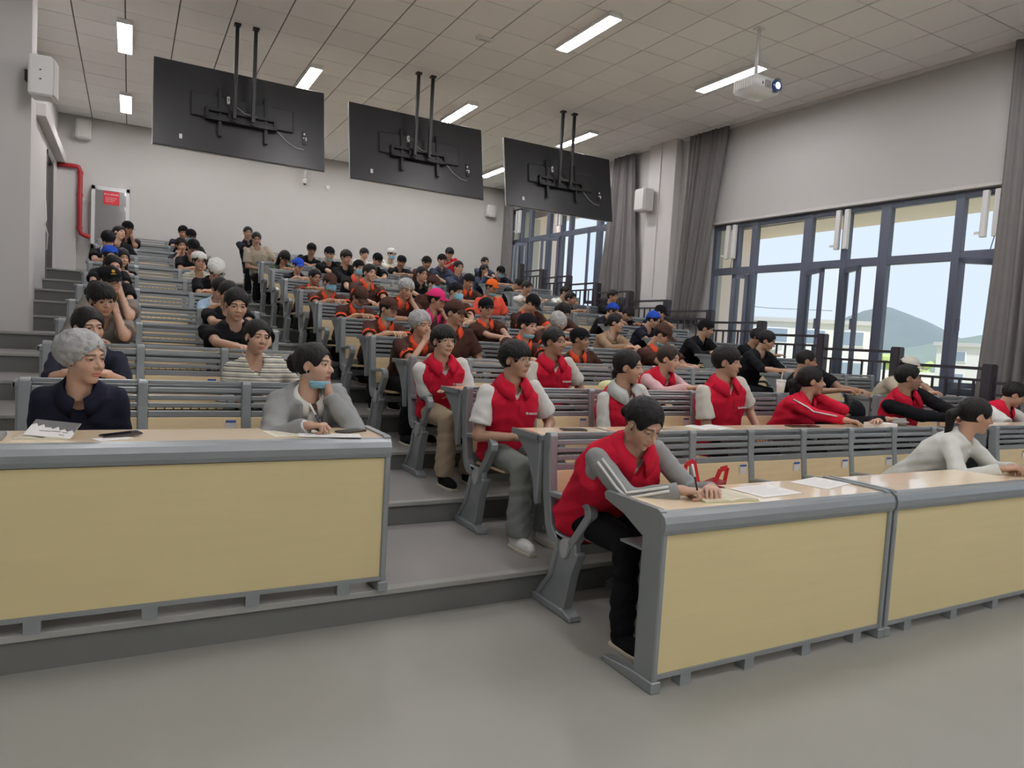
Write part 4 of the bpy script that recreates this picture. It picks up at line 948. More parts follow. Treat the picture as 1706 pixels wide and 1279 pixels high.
        if top == 'vest':
            # zip and printed emblem on the chest
            B = Matrix((( -lat[0], fw[0], up[0], 0), (-lat[1], fw[1], up[1], 0), (-lat[2], fw[2], up[2], 0), (0, 0, 0, 1))); B.translation = Vector(Pv)
            zf = .128 * (.6 + .4 * wide) + .028
            z_ = MB().tube([B @ Vector((0, zf - .012, Lt * .80)), B @ Vector((0, zf + .002, Lt * .68))], .0025, 5); z_.obj('zipper', mat('zip_dark', (.12, .01, .02), .5), vs_)
            if lod < 2:
                lg = MB(); ex = .062; yl = zf - .012 + (.014 if fem else 0); T2 = B @ Matrix.Translation((ex, yl, Lt * .66)) @ Matrix.Rotation(R(14), 4, 'Z') 
                lg.tube([T2 @ Vector((0, -.004, 0)), T2 @ Vector((0, .003, 0))], .0085, 10)
                for q in range(6): x0 = .014 + q * .0095; lg.box(x0, x0 + .0065, -.004, .002 - q * .0016, -.004, .005, T=T2)
                lg.box(.014, .07, -.008, -.002, -.0095, -.0075, T=T2); lg.obj('printed_emblem', cloth('white'), vs_)
    # ---- collar
    if collar:
        B = np.stack([-lat, fw, up], 1); mb_ = MB(); rows = []
        for j, (rr, zz) in enumerate((((.060, .045), (.068, .068), (.098, .045), (.128, .004)) if top == 'vest' else ((.060, .042), (.066, .060), (.084, .034), (.102, .000)))):
            row = []
            for i in range(25):
                th = R(-165 + 330 * i / 24) ; s_ = abs(th) / R(165); ext_ = (1 + .22 * s_ ** 6) if j == 3 else 1; x = rr * 1.02 * math.sin(th); y = -rr * math.cos(th) * 1.0 + .012
                row.append(tuple(Nk + B @ np.array([x * ext_, y + (.012 if j > 1 else 0), zz - .050 * s_ ** 2 - (.03 * s_ ** 5 if j == 3 else 0)])))
            rows.append(row)
        vs__ = [p for r_ in rows for p in r_]; fs__ = [(j * 25 + i, j * 25 + i + 1, (j + 1) * 25 + i + 1, (j + 1) * 25 + i) for j in range(3) for i in range(24)]
        o = MB().add(vs__, fs__).obj('collar', cloth(collar), root, smooth=True); md = o.modifiers.new('s', 'SOLIDIFY'); md.thickness = .004
    if trim:
        for S_, E_ in ((ShR, ElR), (ShL, ElL)):
            a = S_ + (E_ - S_) * (stee - .13); b = S_ + (E_ - S_) * (stee + .01); MB().tube([tuple(a), tuple(b)], [ar + .0275, ar + .029], 14, cap=False).obj('sleeve_trim', cloth(trim), root, smooth=True)
    # ---- trousers, shoes
    if legs:
        kz = .50; hvL = hv * 1.15; legsP = []
        for sx in (-1, 1):
            K = np.array([Pv[0] + sx * .12, -.66, kz]); A = np.array([Pv[0] + sx * (.13 if sx < 0 else .10), -.66 - (.02 if sx < 0 else -.05), .10]); legsP.append((np.array([Pv[0] + sx * .09, f0 - .02, .52]), K, A))
        fl = .075 if not fem else .06
        def trf(P):
            d = smax(ell(P, (Pv[0], f0, .53), (.155 * wide, .13 * (.5 + .5 * wide), .12)), P[..., 2] - .60, .01)
            for H_, K, A in legsP: d = smin(d, rcone(P, H_, K, .088 * wide, .068), .03); d = smin(d, smax(rcone(P, K, A, .066, fl) + wob(P, .005), .075 - P[..., 2], .004), .02)
            return d + wob(P, .003)
        pts = [p for q in legsP for p in q]; lo, hi = bounds(pts, .13); V, F = surfnet(trf, lo, hi, hvL); ob('trousers', npmesh('trousers', V, F, [cloth(pants)]), None, root)
        if lod < 2 or abs(hip - 2.3) < .2:
            for H_, K, A in legsP:
                a = A; m_ = cloth(shoe); 
                def shf(P): return smax(smin(smin(ell(P, (a[0], a[1] - .08, .035), (.045, .115, .045)), ell(P, (a[0], a[1] + .01, .055), (.042, .055, .06)), .03), rcone(P, (a[0], a[1] + .01, .06), (a[0], a[1] + .01, .11), .036, .034), .02), .012 - P[..., 2], .004)
                V, F = surfnet(shf, (a[0] - .06, a[1] - .21, 0), (a[0] + .06, a[1] + .09, .16), .0085); s_ = ob('shoe', npmesh('shoe', V, F, [m_]), None, root)
                MB().prism([(a[0] - .045, a[1] + .05), (a[0] - .047, a[1] - .1), (a[0] - .03, a[1] - .19), (a[0] + .03, a[1] - .19), (a[0] + .047, a[1] - .1), (a[0] + .045, a[1] + .05), (a[0], a[1] + .065)], .0, .02, axis='z').obj('sole', mat('shoe_sole', (.55, .5, .4), .6), s_, bevel=.004)
                if shoe == 'white':
                    for q in range(4): MB().bar((a[0] - .022, a[1] - .06 - .022 * q, .079 - .006 * q), (a[0] + .022, a[1] - .066 - .022 * q, .079 - .006 * q), .005, .005).obj('lace', cloth('lgrey'), s_)
    # ---- hair, hat, mask, glasses
    if hair: hat_obj(hair, lod, hairmat(hairc), 'hair', root, TH)
    if hat:
        hm = {'net': NETM}.get(hat) or cloth(hatc); nm = {'cap': 'cap', 'capback': 'cap', 'beret': 'flat_cap', 'kufi': 'round_cap', 'net': 'hair_net', 'toque': 'chef_hat', 'bandana': 'head_scarf'}[hat]
        ho = hat_obj(hat, lod, hm, nm, root, TH)
        if emblem:
            MB().tube([(0, .082, .092), (0, .092, .093)], [.013, .013], 10).box(-.02, .02, .084, .094, .066, .072).obj('cap_badge', mat('badge_yellow', (.75, .45, .03), .5), ho)
    if mask:
        o = bpy.data.objects.new('face_mask', mask_mesh(mask == 'chin')); COL.objects.link(o); o.parent = root; o.matrix_local = TH
    if gl: o = bpy.data.objects.new('glasses', glasses_mesh()); COL.objects.link(o); o.parent = root; o.matrix_local = TH
    return dict(root=root, WR=WR, WL=WL, O=O, Nk=Nk, Pv=Pv, up=up, lat=lat, fw=fw, Lt=Lt, TH=TH, ElL=ElL, ShR=ShR, ElR=ElR)
# ---------------- the audience, front rows first
PX = []
def PP(*a, **k): PX.append(person(*a, **k))
PP(1, -0.187, (-0.178, 3.784, 1.234), lod=0,fem=True,tone=0,yaw=42,pitch=-4,roll=3,hair='buzz',hat='net',top='polo',c1='navy',slv='half',collar='navy',pose='cross',wide=.98, label='person in hair net and navy polo at the left front desk looking right')
PP(1, 0.875, (0.870, 3.764, 1.233), lod=0,fem=True,tone=0,yaw=48,pitch=4,roll=-6,hair='claw',top='cardigan',c1='grey',c2='white',slv='long',collar='white',pose='chinwrite',mask='chin',tyaw=10, label='person in grey cardigan resting chin on hand with blue mask under chin')
PP(2, -0.198, (-0.210, 4.921, 1.357), lod=0,fem=True,tone=0,yaw=24,pitch=-4,roll=4,hair='bun',top='tee',c1='navy',slv='half',pose='desk',wide=1.05, label='person with tied back hair and navy top right behind the hair net wearer at left')
PP(2, 0.843, (0.779, 5.081, 1.347), lod=0,fem=True,tone=0,yaw=14,pitch=-3,roll=-4,hair='bun',top='stripe',c1='white',slv='half',pose='lap', label='person in black and cream striped knit top in the left block')
PP(3, -0.186, (-0.175, 5.978, 1.547), lod=1,tone=1,yaw=22,pitch=-12,roll=8,hair='fringe',gl=True,top='tee',c1='taupe',pose='cheekL', label='person with bushy black hair and glasses pressing a hand to the face at left')
PP(3, 0.838, (0.764, 6.098, 1.583), lod=0,tone=0,yaw=4,pitch=-14,hair='short',top='tee',c1='black',pose='desk',wide=1.3,hs=1.08, label='broad person in black t-shirt with eyes lowered in the left block')
PP(4, -0.175, (-0.143, 7.075, 1.738), lod=1,tone=0,yaw=18,pitch=-6,roll=8,hair='short',hat='cap',hatc='black',emblem=True,top='tee',c1='taupe',pose='chinL', label='person in black cap with yellow badge resting chin on hand at left')
PP(4, 0.860, (0.826, 7.215, 1.706), lod=2,tone=0,yaw=0,pitch=-16,hair='short',top='tee',c1='black',pose='desk', label='person in black half hidden behind the broad person in black t-shirt')
PP(5, -0.178, (-0.152, 8.212, 1.926), lod=2,fem=True,tone=0,yaw=16,pitch=-8,hair='bun',top='polo',c1='black',collar='black',pose='desk', label='dark haired person in black just behind the black cap with yellow badge')
PP(5, 0.866, (0.846, 8.132, 1.785), lod=1,fem=True,tone=0,yaw=10,pitch=-30,hair='bun',top='tee',c1='lblue',slv='half',collar='white',pose='desk', label='person in light blue shirt looking down at the desk in the left block')
PP(6, 0.889, (0.911, 9.209, 2.043), lod=1,tone=0,yaw=0,pitch=-50,hair='short',hat='toque',hatc='white',top='tee',c1='black',pose='fold',wide=1.15, label='person in black bending a white puffy chef hat over folded arms')
PP(6, -0.197, (-0.204, 9.309, 2.104), lod=2,fem=True,tone=0,yaw=14,pitch=-12,hair='tied',hat='bandana',hatc='blue',top='tee',c1='black',pose='desk', label='person in blue head scarf in the left aisle column of seats')
PP(7, -0.159, (-0.095, 10.485, 2.187), lod=2,fem=True,tone=0,yaw=24,pitch=-6,hair='long',top='polo',c1='black',collar='black',pose='desk', label='person with long dark hair peeking out behind the blue head scarf')
PP(7, 0.859, (0.825, 10.505, 2.237), lod=1,fem=True,tone=1,yaw=8,pitch=-6,hair='short',hat='toque',hatc='white',top='stripe',c1='white',pose='lap', label='smiling person in white hat and striped top in the left block')
PP(8, -0.223, (-0.278, 11.482, 2.491), lod=2,tone=0,yaw=5,pitch=-40,hair='short',hat='beret',hatc='black',top='tee',c1='black',collar='white',pose='desk', label='person bowing a black cap above a white collar at far left')
PP(8, 0.855, (0.813, 11.462, 2.503), lod=2,tone=1,yaw=10,pitch=-30,hair='short',hat='cap',hatc='black',top='tee',c1='black',pose='cheekL', label='person in black cap with a bent arm raised to the brow in the left block')
PP(9, -0.180, (-0.157, 12.779, 2.730), lod=2,fem=True,tone=0,yaw=40,pitch=12,roll=-18,hair='long',top='tee',c1='black',pose='lap', label='person with pale face tilted sideways in front of the fire hose cabinet')
PP(9, 0.820, (0.714, 12.559, 2.623), lod=2,fem=True,tone=1,yaw=10,pitch=-8,roll=6,hair='short',hat='kufi',hatc='white',top='tee',c1='navy',pose='chinR', label='person in white cap leaning cheek on hand, upper left block')
PP(10, -0.141, (-0.046, 13.716, 2.921), lod=2,tone=2,yaw=25,pitch=-12,hair='short',hat='cap',hatc='black',top='polo',c1='black',collar='black',pose='chinL', label='person in black cap beside the fire hose cabinet, uppermost at left')
PP(10, 0.895, (0.928, 13.696, 2.905), lod=2,tone=1,yaw=8,pitch=-16,hair='short',hat='cap',hatc='black',top='tee',c1='black',mask='on',pose='desk', label='right one of two black caps against the rear wall in the left block')
PP(11, 0.874, (0.867, 14.813, 3.087), lod=2,tone=1,yaw=-5,pitch=-16,hair='short',hat='capback',hatc='black',top='tee',c1='navy',pose='desk', label='left one of two black caps against the rear wall in the left block')
PP(0, 2.248, (2.149, 2.587, 1.074), lod=0,fem=True,tone=0,yaw=2,pitch=-30,roll=0,hair='bun',gl=True,top='vest',c1='red',c2='grey',slv='long',collar='red',pose='write',wide=1.15,pants='black', label='person with round glasses in red vest writing at the front desk')
PP(0, 4.913, (5.053, 2.627, 1.100), lod=0,fem=True,tone=1,yaw=50,pitch=-8,hair='pony',top='long',c1='sweat',slv='long',pose='desk',wide=1.05,tyaw=18, label='person in pale grey sweatshirt and ponytail leaning on the right front desk')
PP(1, 2.268, (2.205, 3.964, 1.303), lod=0,tone=1,yaw=24,pitch=2,hair='fringe',gl=True,top='vest',c1='red',c2='white',slv='short',collar='red',pose='lap',pants='tgrey',shoe='white', label='person with glasses in red vest and grey trousers at the aisle end, second row')
PP(1, 3.242, (3.105, 3.944, 1.286), lod=0,fem=True,tone=1,yaw=38,pitch=-2,hair='side',hairc='hair',top='vest',c1='red',c2='sweat',slv='long',collar='lgrey',pose='lap', label='person with long dark hair in red vest over grey hoodie')
PP(1, 4.243, (4.081, 3.964, 1.353), lod=0,tone=1,yaw=26,pitch=0,hair='fringe',top='vest',c1='red',c2='cream',slv='short',collar='red',pose='lap',wide=1.05, label='person with straight black hair in red vest and cream sleeves, second row')
PP(1, 4.903, (5.020, 3.924, 1.231), lod=0,fem=True,tone=1,yaw=48,pitch=2,hair='pony',top='tee',c1='red',slv='long',collar='red',pose='chinL', label='person in red jacket with white sleeve stripe and ponytail, second row')
PP(1, 5.365, (5.401, 3.824, 0.965), lod=1,tone=1,yaw=30,pitch=-70,hair='short',hat='capback',hatc='black',top='tee',c1='black',slv='long',pose='headdown', label='person in black sleeping bent face down beside the red jacket in the second row')
PP(2, 2.248, (2.149, 5.041, 1.387), lod=0,tone=0,yaw=8,pitch=2,hair='fringe',gl=True,top='vest',c1='red',c2='white',slv='short',collar='red',pose='cross',pants='khaki',shoe='black', label='person with glasses in red vest and khaki trousers at the aisle end, third row')
PP(2, 3.268, (3.178, 5.061, 1.432), lod=0,tone=2,yaw=22,pitch=0,hair='short',top='vest',c1='red',c2='cream',slv='short',collar='red',pose='lap', label='person with short hair in red vest just right of centre, third row')
PP(2, 4.323, (4.310, 4.901, 1.339), lod=0,fem=True,tone=0,yaw=28,pitch=-8,hair='tied',hairc='hair2',top='vest',c1='red',c2='pink',slv='long',collar='red',pose='desk', label='person in red vest with pink sleeves stretching arms on the desk')
PP(3, 2.306, (2.315, 5.958, 1.518), lod=0,fem=True,tone=0,yaw=14,pitch=-8,roll=4,hair='buzz',hat='net',top='polo',c1='brown',collar='orange',trim='orange',slv='short',pose='mouthR',wide=1.15, label='person in white hair net and brown polo covering the mouth with a hand')
PP(3, 2.783, (2.734, 6.158, 1.650), lod=1,tone=1,yaw=22,pitch=-4,hair='short',hat='cap',hatc='bcap',top='polo',c1='brown',collar='orange',slv='short',pose='lap', label='person in brown cap and brown polo right behind the khaki trousers wearer')
PP(3, 3.376, (3.488, 6.078, 1.576), lod=1,tone=0,yaw=22,pitch=-4,hair='short',hat='capback',hatc='black',top='polo',c1='brown',collar='orange',trim='orange',slv='short',mask='chin',pose='desk', label='person in backward dark cap with mask below the chin, fourth row')
PP(3, 4.276, (4.173, 6.138, 1.471), lod=1,tone=2,yaw=30,pitch=-2,hair='short',hat='beret',hatc='black',top='polo',c1='brown',collar='orange',slv='short',pose='lap', label='person in dark flat cap and brown polo with orange collar, fourth row')
PP(3, 5.288, (5.181, 6.018, 1.579), lod=1,tone=1,yaw=26,pitch=-26,hair='short',hat='cap',hatc='bcap',top='polo',c1='brown',collar='orange',slv='short',mask='chin',pose='desk', label='person in brown cap looking down behind the pink sleeves wearer')
PP(4, 2.334, (2.394, 7.115, 1.674), lod=1,tone=0,yaw=22,pitch=-6,hair='short',hat='cap',hatc='bcap',top='polo',c1='brown',collar='orange',trim='orange',slv='short',mask='chin',pose='desk', label='person in brown cap with lowered mask and clasped hands, fifth row')
PP(4, 2.851, (2.930, 7.115, 1.810), lod=1,fem=True,tone=1,yaw=30,pitch=-6,hair='short',hat='cap',hatc='magenta',top='polo',c1='brown',collar='magenta',trim='magenta',pose='chinL', label='person in bright pink cap resting chin on hand')
PP(4, 3.742, (3.591, 7.235, 1.768), lod=1,fem=True,tone=0,yaw=-4,pitch=-2,hair='tied',hat='cap',hatc='black',top='polo',c1='brown',collar='orange',slv='short',pose='fold', label='person in dark cap and brown polo facing the camera, fifth row centre')
PP(4, 4.366, (4.431, 7.015, 1.643), lod=1,fem=True,tone=1,yaw=20,pitch=-50,hair='buzz',hat='net',top='polo',c1='brown',collar='orange',trim='orange',slv='short',pose='fold', label='person bending a white hair net down over the desk, fifth row')
PP(4, 5.349, (5.354, 7.115, 1.713), lod=1,fem=True,tone=0,yaw=34,pitch=-2,hair='bun',top='long',c1='tanj',slv='long',pose='desk',collar='tan', label='person in tan jacket with clasped hands, fifth row')
PP(5, 2.330, (2.383, 8.152, 1.824), lod=1,tone=1,yaw=8,pitch=-34,hair='short',hat='cap',hatc='bcap',top='polo',c1='brown',collar='orange',trim='orange',slv='short',mask='chin',pose='desk', label='person bowing a brown cap with a mask hanging from one ear')
PP(5, 2.864, (2.965, 8.192, 1.966), lod=1,tone=1,yaw=4,pitch=-18,roll=-8,hair='buzz',hat='net',top='polo',c1='brown',collar='orange',slv='short',pose='cheekL',wide=1.2, label='person in white hair net dozing with cheek on hand')
PP(5, 3.774, (3.683, 8.312, 1.993), lod=1,tone=0,yaw=18,pitch=-4,hair='short',hat='capback',hatc='black',top='polo',c1='brown',collar='orange',trim='orange',slv='short',mask='on',pose='fold', label='person in backward dark cap and blue mask, sixth row centre')
PP(5, 4.801, (4.732, 8.152, 1.923), lod=1,tone=1,yaw=30,pitch=-36,hair='short',hat='cap',hatc='black',top='polo',c1='brown',collar='orange',trim='orange',slv='short',pose='desk', label='person in dark cap slumping forward at right of the sixth row')
PP(5, 5.294, (5.199, 8.112, 1.843), lod=2,tone=1,yaw=20,pitch=-40,hair='short',top='tee',c1='brown',pose='fold', label='dark haired person bent low right behind the bowed hair net')
PP(6, 2.307, (2.317, 9.329, 2.036), lod=1,tone=1,yaw=12,pitch=-8,hair='short',hat='cap',hatc='bcap',top='polo',c1='brown',collar='orange',trim='orange',slv='short',mask='on',pose='desk',wide=1.15, label='person in brown cap and blue mask at the aisle end, seventh row')
PP(6, 2.832, (2.876, 9.428, 2.221), lod=1,tone=0,yaw=18,pitch=-2,hair='short',top='polo',c1='brown',collar='orange',trim='orange',slv='short',pose='desk',wide=1.15, label='bare headed person in brown polo with orange collar, seventh row')
PP(6, 3.821, (3.817, 9.409, 2.148), lod=1,tone=1,yaw=18,pitch=-4,hair='short',hat='cap',hatc='bcap',top='polo',c1='brown',collar='orange',slv='short',mask='on',pose='lap', label='person in brown cap and blue mask behind the bright pink cap')
PP(6, 4.808, (4.751, 9.409, 2.186), lod=1,tone=2,yaw=10,pitch=-8,hair='short',hat='cap',hatc='capor',top='tee',c1='coral',mask='chin',pose='lap', label='person in orange cap and orange red shirt')
PP(7, 2.325, (2.368, 10.425, 2.165), lod=1,tone=2,yaw=16,pitch=-10,hair='short',top='polo',c1='brown',collar='orange',trim='orange',slv='short',pose='fold',wide=1.15, label='bare headed person in brown polo leaning on the aisle end, eighth row')
PP(7, 2.890, (3.039, 10.525, 2.368), lod=1,tone=0,yaw=14,pitch=-4,hair='short',hat='capback',hatc='black',top='polo',c1='black',collar='coral',mask='on',pose='desk', label='person in white mask and black shirt with red collar, eighth row')
PP(7, 3.905, (4.057, 10.525, 2.374), lod=1,tone=1,yaw=14,pitch=-4,hair='short',hat='kufi',hatc='white',top='polo',c1='black',collar='black',pose='desk', label='person in white round cap and black shirt, centre of the middle block')
PP(7, 4.830, (4.814, 10.385, 2.323), lod=1,tone=2,yaw=6,pitch=-24,hair='buzz',hat='capback',hatc='black',top='polo',c1='brown',collar='orange',trim='orange',slv='short',pose='write', label='person in brown polo writing with head lowered, eighth row')
PP(8, 2.316, (2.343, 11.502, 2.395), lod=1,fem=True,tone=0,yaw=10,pitch=-10,hair='tied',hat='cap',hatc='blue',top='polo',c1='black',collar='black',pose='desk', label='person in bright blue cap and black shirt at the aisle end')
PP(8, 3.253, (3.136, 11.622, 2.621), lod=1,tone=1,yaw=14,pitch=-8,hair='fringe',top='tee',c1='black',slv='long',pose='chinL', label='bare headed person with thick black hair in black shirt, ninth row')
PP(8, 5.284, (5.171, 11.622, 2.655), lod=1,tone=1,yaw=4,pitch=0,hair='short',top='polo',c1='denim',collar='denim',pose='fold', label='person with tousled hair in dark blue shirt, ninth row right of centre')
PP(9, 2.306, (2.315, 12.519, 2.589), lod=2,fem=True,tone=1,yaw=16,pitch=-34,hair='long',hat='cap',hatc='black',top='tee',c1='camo',pose='write', label='person with long hair and camouflage top under a black cap')
PP(9, 3.241, (3.102, 12.619, 2.754), lod=2,tone=0,yaw=14,pitch=-12,hair='short',hat='cap',hatc='black',top='tee',c1='black',mask='chin',pose='fold', label='person in black cap with white mask under chin and folded arms')
PP(9, 3.884, (3.997, 12.659, 2.744), lod=2,tone=1,yaw=14,pitch=-24,hair='short',hat='cap',hatc='black',top='polo',c1='black',collar='black',mask='chin',pose='desk', label='person in black cap looking down, tenth row centre')
PP(9, 4.883, (4.965, 12.659, 2.789), lod=2,tone=2,yaw=14,pitch=-18,hair='short',hat='capback',hatc='black',top='tee',c1='brown',pose='desk', label='person in dark cap behind the white round cap')
PP(9, 5.330, (5.300, 12.699, 2.872), lod=2,tone=1,yaw=10,pitch=-4,hair='short',hat='cap',hatc='black',top='polo',c1='denim',collar='denim',pose='desk', label='person in dark cap and dark blue shirt, tenth row right end')
PP(10, 2.206, (2.029, 13.756, 2.999), lod=1,tone=1,yaw=0,pitch=-14,hair='short',top='tee',c1='beige',slv='short',pose='lap',pants='black', label='person in beige t-shirt sitting high at the aisle end near the rear')
PP(10, 2.890, (3.041, 13.776, 2.916), lod=2,tone=2,yaw=-6,pitch=-18,hair='short',hat='cap',hatc='black',top='tee',c1='black',pose='desk', label='person in black cap with reddish face below the rear wall')
PP(10, 4.837, (4.834, 13.716, 2.869), lod=2,tone=2,yaw=10,pitch=-26,hair='short',hat='beret',hatc='black',top='tee',c1='black',pose='desk', label='person in black beret looking down near the rear')
PP(11, 2.209, (2.038, 14.913, 3.230), lod=1,tone=1,yaw=4,pitch=-4,hair='short',gl=True,top='polo',c1='navy',collar='navy',pose='fold', label='person in navy polo behind the beige t-shirt in the last row')
PP(11, 4.357, (4.405, 14.893, 3.071), lod=2,tone=0,yaw=12,pitch=-6,hair='fringe',top='tee',c1='white',pose='desk', label='bare headed person in white t-shirt in the last row')
PP(11, 4.902, (5.021, 14.893, 3.125), lod=2,tone=0,yaw=12,pitch=-10,hair='short',hat='toque',hatc='white',top='tee',c1='cream',slv='long',mask='on',pose='desk', label='person in white chef hat, mask and white jacket in the last row')
PP(11, 6.641, (6.384, 14.893, 3.300), lod=2,tone=1,yaw=20,pitch=-24,hair='fringe',top='tee',c1='red',pose='phone', label='person in red shirt looking at a phone in the last row')
PP(11, 7.288, (7.304, 14.913, 3.192), lod=2,tone=1,yaw=6,pitch=-4,hair='short',top='tee',c1='denim',pose='desk', label='dark haired person in the last row beside the far grey curtain')
PP(10, 6.753, (6.704, 13.696, 2.881), lod=2,fem=True,tone=1,yaw=6,pitch=-8,hair='long',top='tee',c1='denim',slv='long',pose='mouthR', label='person in denim shirt with a hand over the face near the rear')
PP(10, 7.220, (7.110, 13.716, 2.883), lod=2,tone=1,yaw=14,pitch=-30,hair='short',hat='cap',hatc='black',top='tee',c1='navy',mask='on',pose='desk', label='person in dark cap and white mask before the rear window')
PP(9, 6.836, (6.939, 12.559, 2.548), lod=2,tone=1,yaw=20,pitch=-40,hair='short',top='tee',c1='black',pose='fold', label='dark bent figure in black beside the rear window')
PP(8, 6.707, (6.573, 11.562, 2.420), lod=2,tone=1,yaw=20,pitch=-16,hair='short',top='tee',c1='white',pose='desk', label='dark haired person in white t-shirt by the rear window')
PP(8, 7.335, (7.438, 11.562, 2.401), lod=2,tone=2,yaw=30,pitch=-6,hair='short',top='tee',c1='white',pose='desk', label='person in white shirt silhouetted against the rear window')
PP(7, 6.806, (6.854, 10.465, 2.203), lod=2,tone=2,yaw=24,pitch=-6,hair='short',top='tee',c1='black',pose='desk',wide=1.1, label='person in black t-shirt silhouetted against the rear window')
PP(7, 7.781, (7.782, 10.485, 2.320), lod=2,tone=2,yaw=20,pitch=-4,hair='short',top='tee',c1='black',pose='desk',wide=1.1, label='dark seated figure in front of the dark curtain')
PP(6, 6.821, (6.899, 9.268, 1.986), lod=2,fem=True,tone=1,yaw=26,pitch=-24,hair='tied',hat='bandana',hatc='blue',top='tee',c1='black',pose='chinL', label='person in blue head scarf leaning on a hand beside the dark curtain')
PP(6, 7.251, (7.196, 9.268, 1.948), lod=2,tone=1,yaw=30,pitch=-45,hair='short',top='tee',c1='black',slv='long',pose='fold', label='dark haired person with head on the arms beside the dark curtain')
PP(5, 6.802, (6.842, 8.172, 1.841), lod=1,fem=True,tone=1,yaw=28,pitch=-24,hair='tied',hat='bandana',hatc='blue',top='tee',c1='navy',pose='cheekL', label='person in blue head scarf with bent arms by the window railing, nearer')
PP(6, 7.801, (7.841, 9.209, 2.022), lod=1,tone=1,yaw=28,pitch=-20,hair='short',hat='cap',hatc='black',top='tee',c1='navy',pose='cheekL', label='person in black and blue cap raising an arm beside the railing post')
PP(4, 6.786, (6.797, 7.035, 1.723), lod=1,tone=1,yaw=34,pitch=-14,hair='short',hat='capback',hatc='black',top='polo',c1='black',collar='black',slv='long',pose='fold', label='person in black jacket and dark cap hunched by the window railing')
PP(3, 6.781, (6.784, 5.978, 1.593), lod=1,fem=True,tone=1,yaw=26,pitch=-20,hair='claw',top='tee',c1='black',slv='half',pose='desk',wide=1.1, label='person in black jacket with tied hair leaning over the desk by the window')
PP(4, 7.820, (7.895, 7.135, 1.664), lod=2,tone=2,yaw=24,pitch=-20,hair='short',top='tee',c1='black',pose='fold', label='person in black behind the leaning one in black jacket by the window')
PP(2, 6.610, (6.295, 5.001, 1.383), lod=1,tone=2,yaw=44,pitch=-6,hair='buzz',top='tee',c1='black',pose='desk',wide=1.1, label='person with close cropped hair in black t-shirt by the window')
PP(1, 6.633, (6.361, 3.924, 1.289), lod=0,tone=2,yaw=34,pitch=2,hair='short',top='vest',c1='red',c2='black',slv='long',collar='red',pose='desk',wide=1.05, label='person in red vest over black sleeves at the right')
PP(2, 7.816, (7.883, 4.861, 1.378), lod=1,tone=1,yaw=30,pitch=-10,hair='short',hat='cap',hatc='cream',top='tee',c1='beige',pose='cheekL',wide=1.1, label='person in white cap and beige t-shirt wearing a watch by the window')
PP(1, 7.808, (7.860, 3.744, 1.169), lod=1,tone=1,yaw=30,pitch=-22,hair='short',top='vest',c1='red',c2='white',slv='short',collar='red',pose='desk',wide=1.1, label='person in red vest and white t-shirt cut by the right edge')
# ---------------------------------------------------------------- things on desks
def book(loc, rz, w_, d_, lab, open_=True, m='cream_paper', cover=None, name='notebook', cat='notebook', th=.008):
    t = empty(name, loc, rz, lab, cat)
    if open_:
        for sx in (-1, 1):
            n = 8; pr = [(sx * w_ / 2 * i / n, .003 + .012 * math.sin(math.pi * min(1, (i + .6) / n * .8))) for i in range(n + 1)]
            po = [(x, z) for x, z in pr] + [(pr[-1][0], .001), (0, .001)]
            MB().prism(po, -d_ / 2, d_ / 2, axis='y').obj('page_block', M[m], t)
            ml = MB()
            for q in range(7): ml.box(sx * w_ * .06 if sx > 0 else -w_ * .44, w_ * .44 if sx > 0 else -w_ * .06, -d_ * .38 + q * d_ * .11, -d_ * .38 + q * d_ * .11 + .0015, .0152, .0158)
            ml.obj('ruled_lines', M['cream'], t)
        MB().box(-w_ / 2 - .004, w_ / 2 + .004, -d_ / 2 - .004, d_ / 2 + .004, 0, .002).obj('cover', cover or M['yellow'], t)
    else:
        MB().box(-w_ / 2, w_ / 2, -d_ / 2, d_ / 2, 0, th).obj('page_block', M[m], t); MB().box(-w_ / 2 - .002, w_ / 2 + .002, -d_ / 2 - .002, d_ / 2 + .002, th, th + .0015).obj('cover', cover or M[m], t)
    return t
def sheet(loc, rz, w_, d_, lab, m='paper'):
    t = empty('paper_sheet', loc, rz, lab, 'paper'); MB().box(-w_ / 2, w_ / 2, -d_ / 2, d_ / 2, .0005, .002).obj('sheet', M[m], t)
    ml = MB()
    for q in range(8): ml.box(-w_ * .4, w_ * (.4 - .1 * (q % 3)), d_ * (.4 - q * .1), d_ * (.4 - q * .1) + .0025, .002, .0024)
    ml.obj('printed_line', M['cream'], t); return t
def phone(loc, rz, lab, tilt=0):
    t = empty('phone', loc, rz, lab, 'phone'); t.rotation_euler = (R(tilt), 0, rz)
    MB().box(-.038, .038, -.078, .078, 0, .009).obj('phone_case', mat('phone_case', (.08, .06, .05), .4), t, bevel=.003, seg=2); MB().box(-.034, .034, -.074, .074, .009, .0096).obj('screen', mat('phone_glass', (.015, .016, .02), .08), t)
    MB().tube([(-.02, .055, -.001), (-.02, .055, .001)], .01, 10).obj('camera_lens', M['black'], t); return t
def pen(a, b, lab):
    t = empty('pen', tuple(a), 0, lab, 'pen'); a, b = Vector(a), Vector(b); d = b - a
    MB().tube([(0, 0, 0), tuple(d * .12)], [.001, .0045], 8).obj('tip', M['black'], t); MB().tube([tuple(d * .12), tuple(d * .62)], .0045, 8).obj('barrel', M['black'], t, smooth=True); MB().tube([tuple(d * .62), tuple(d)], .0052, 8).obj('cap', M['white'], t, smooth=True)
ZL = HS[1] + .762; ZF = .763; Z2 = HS[1] + .76
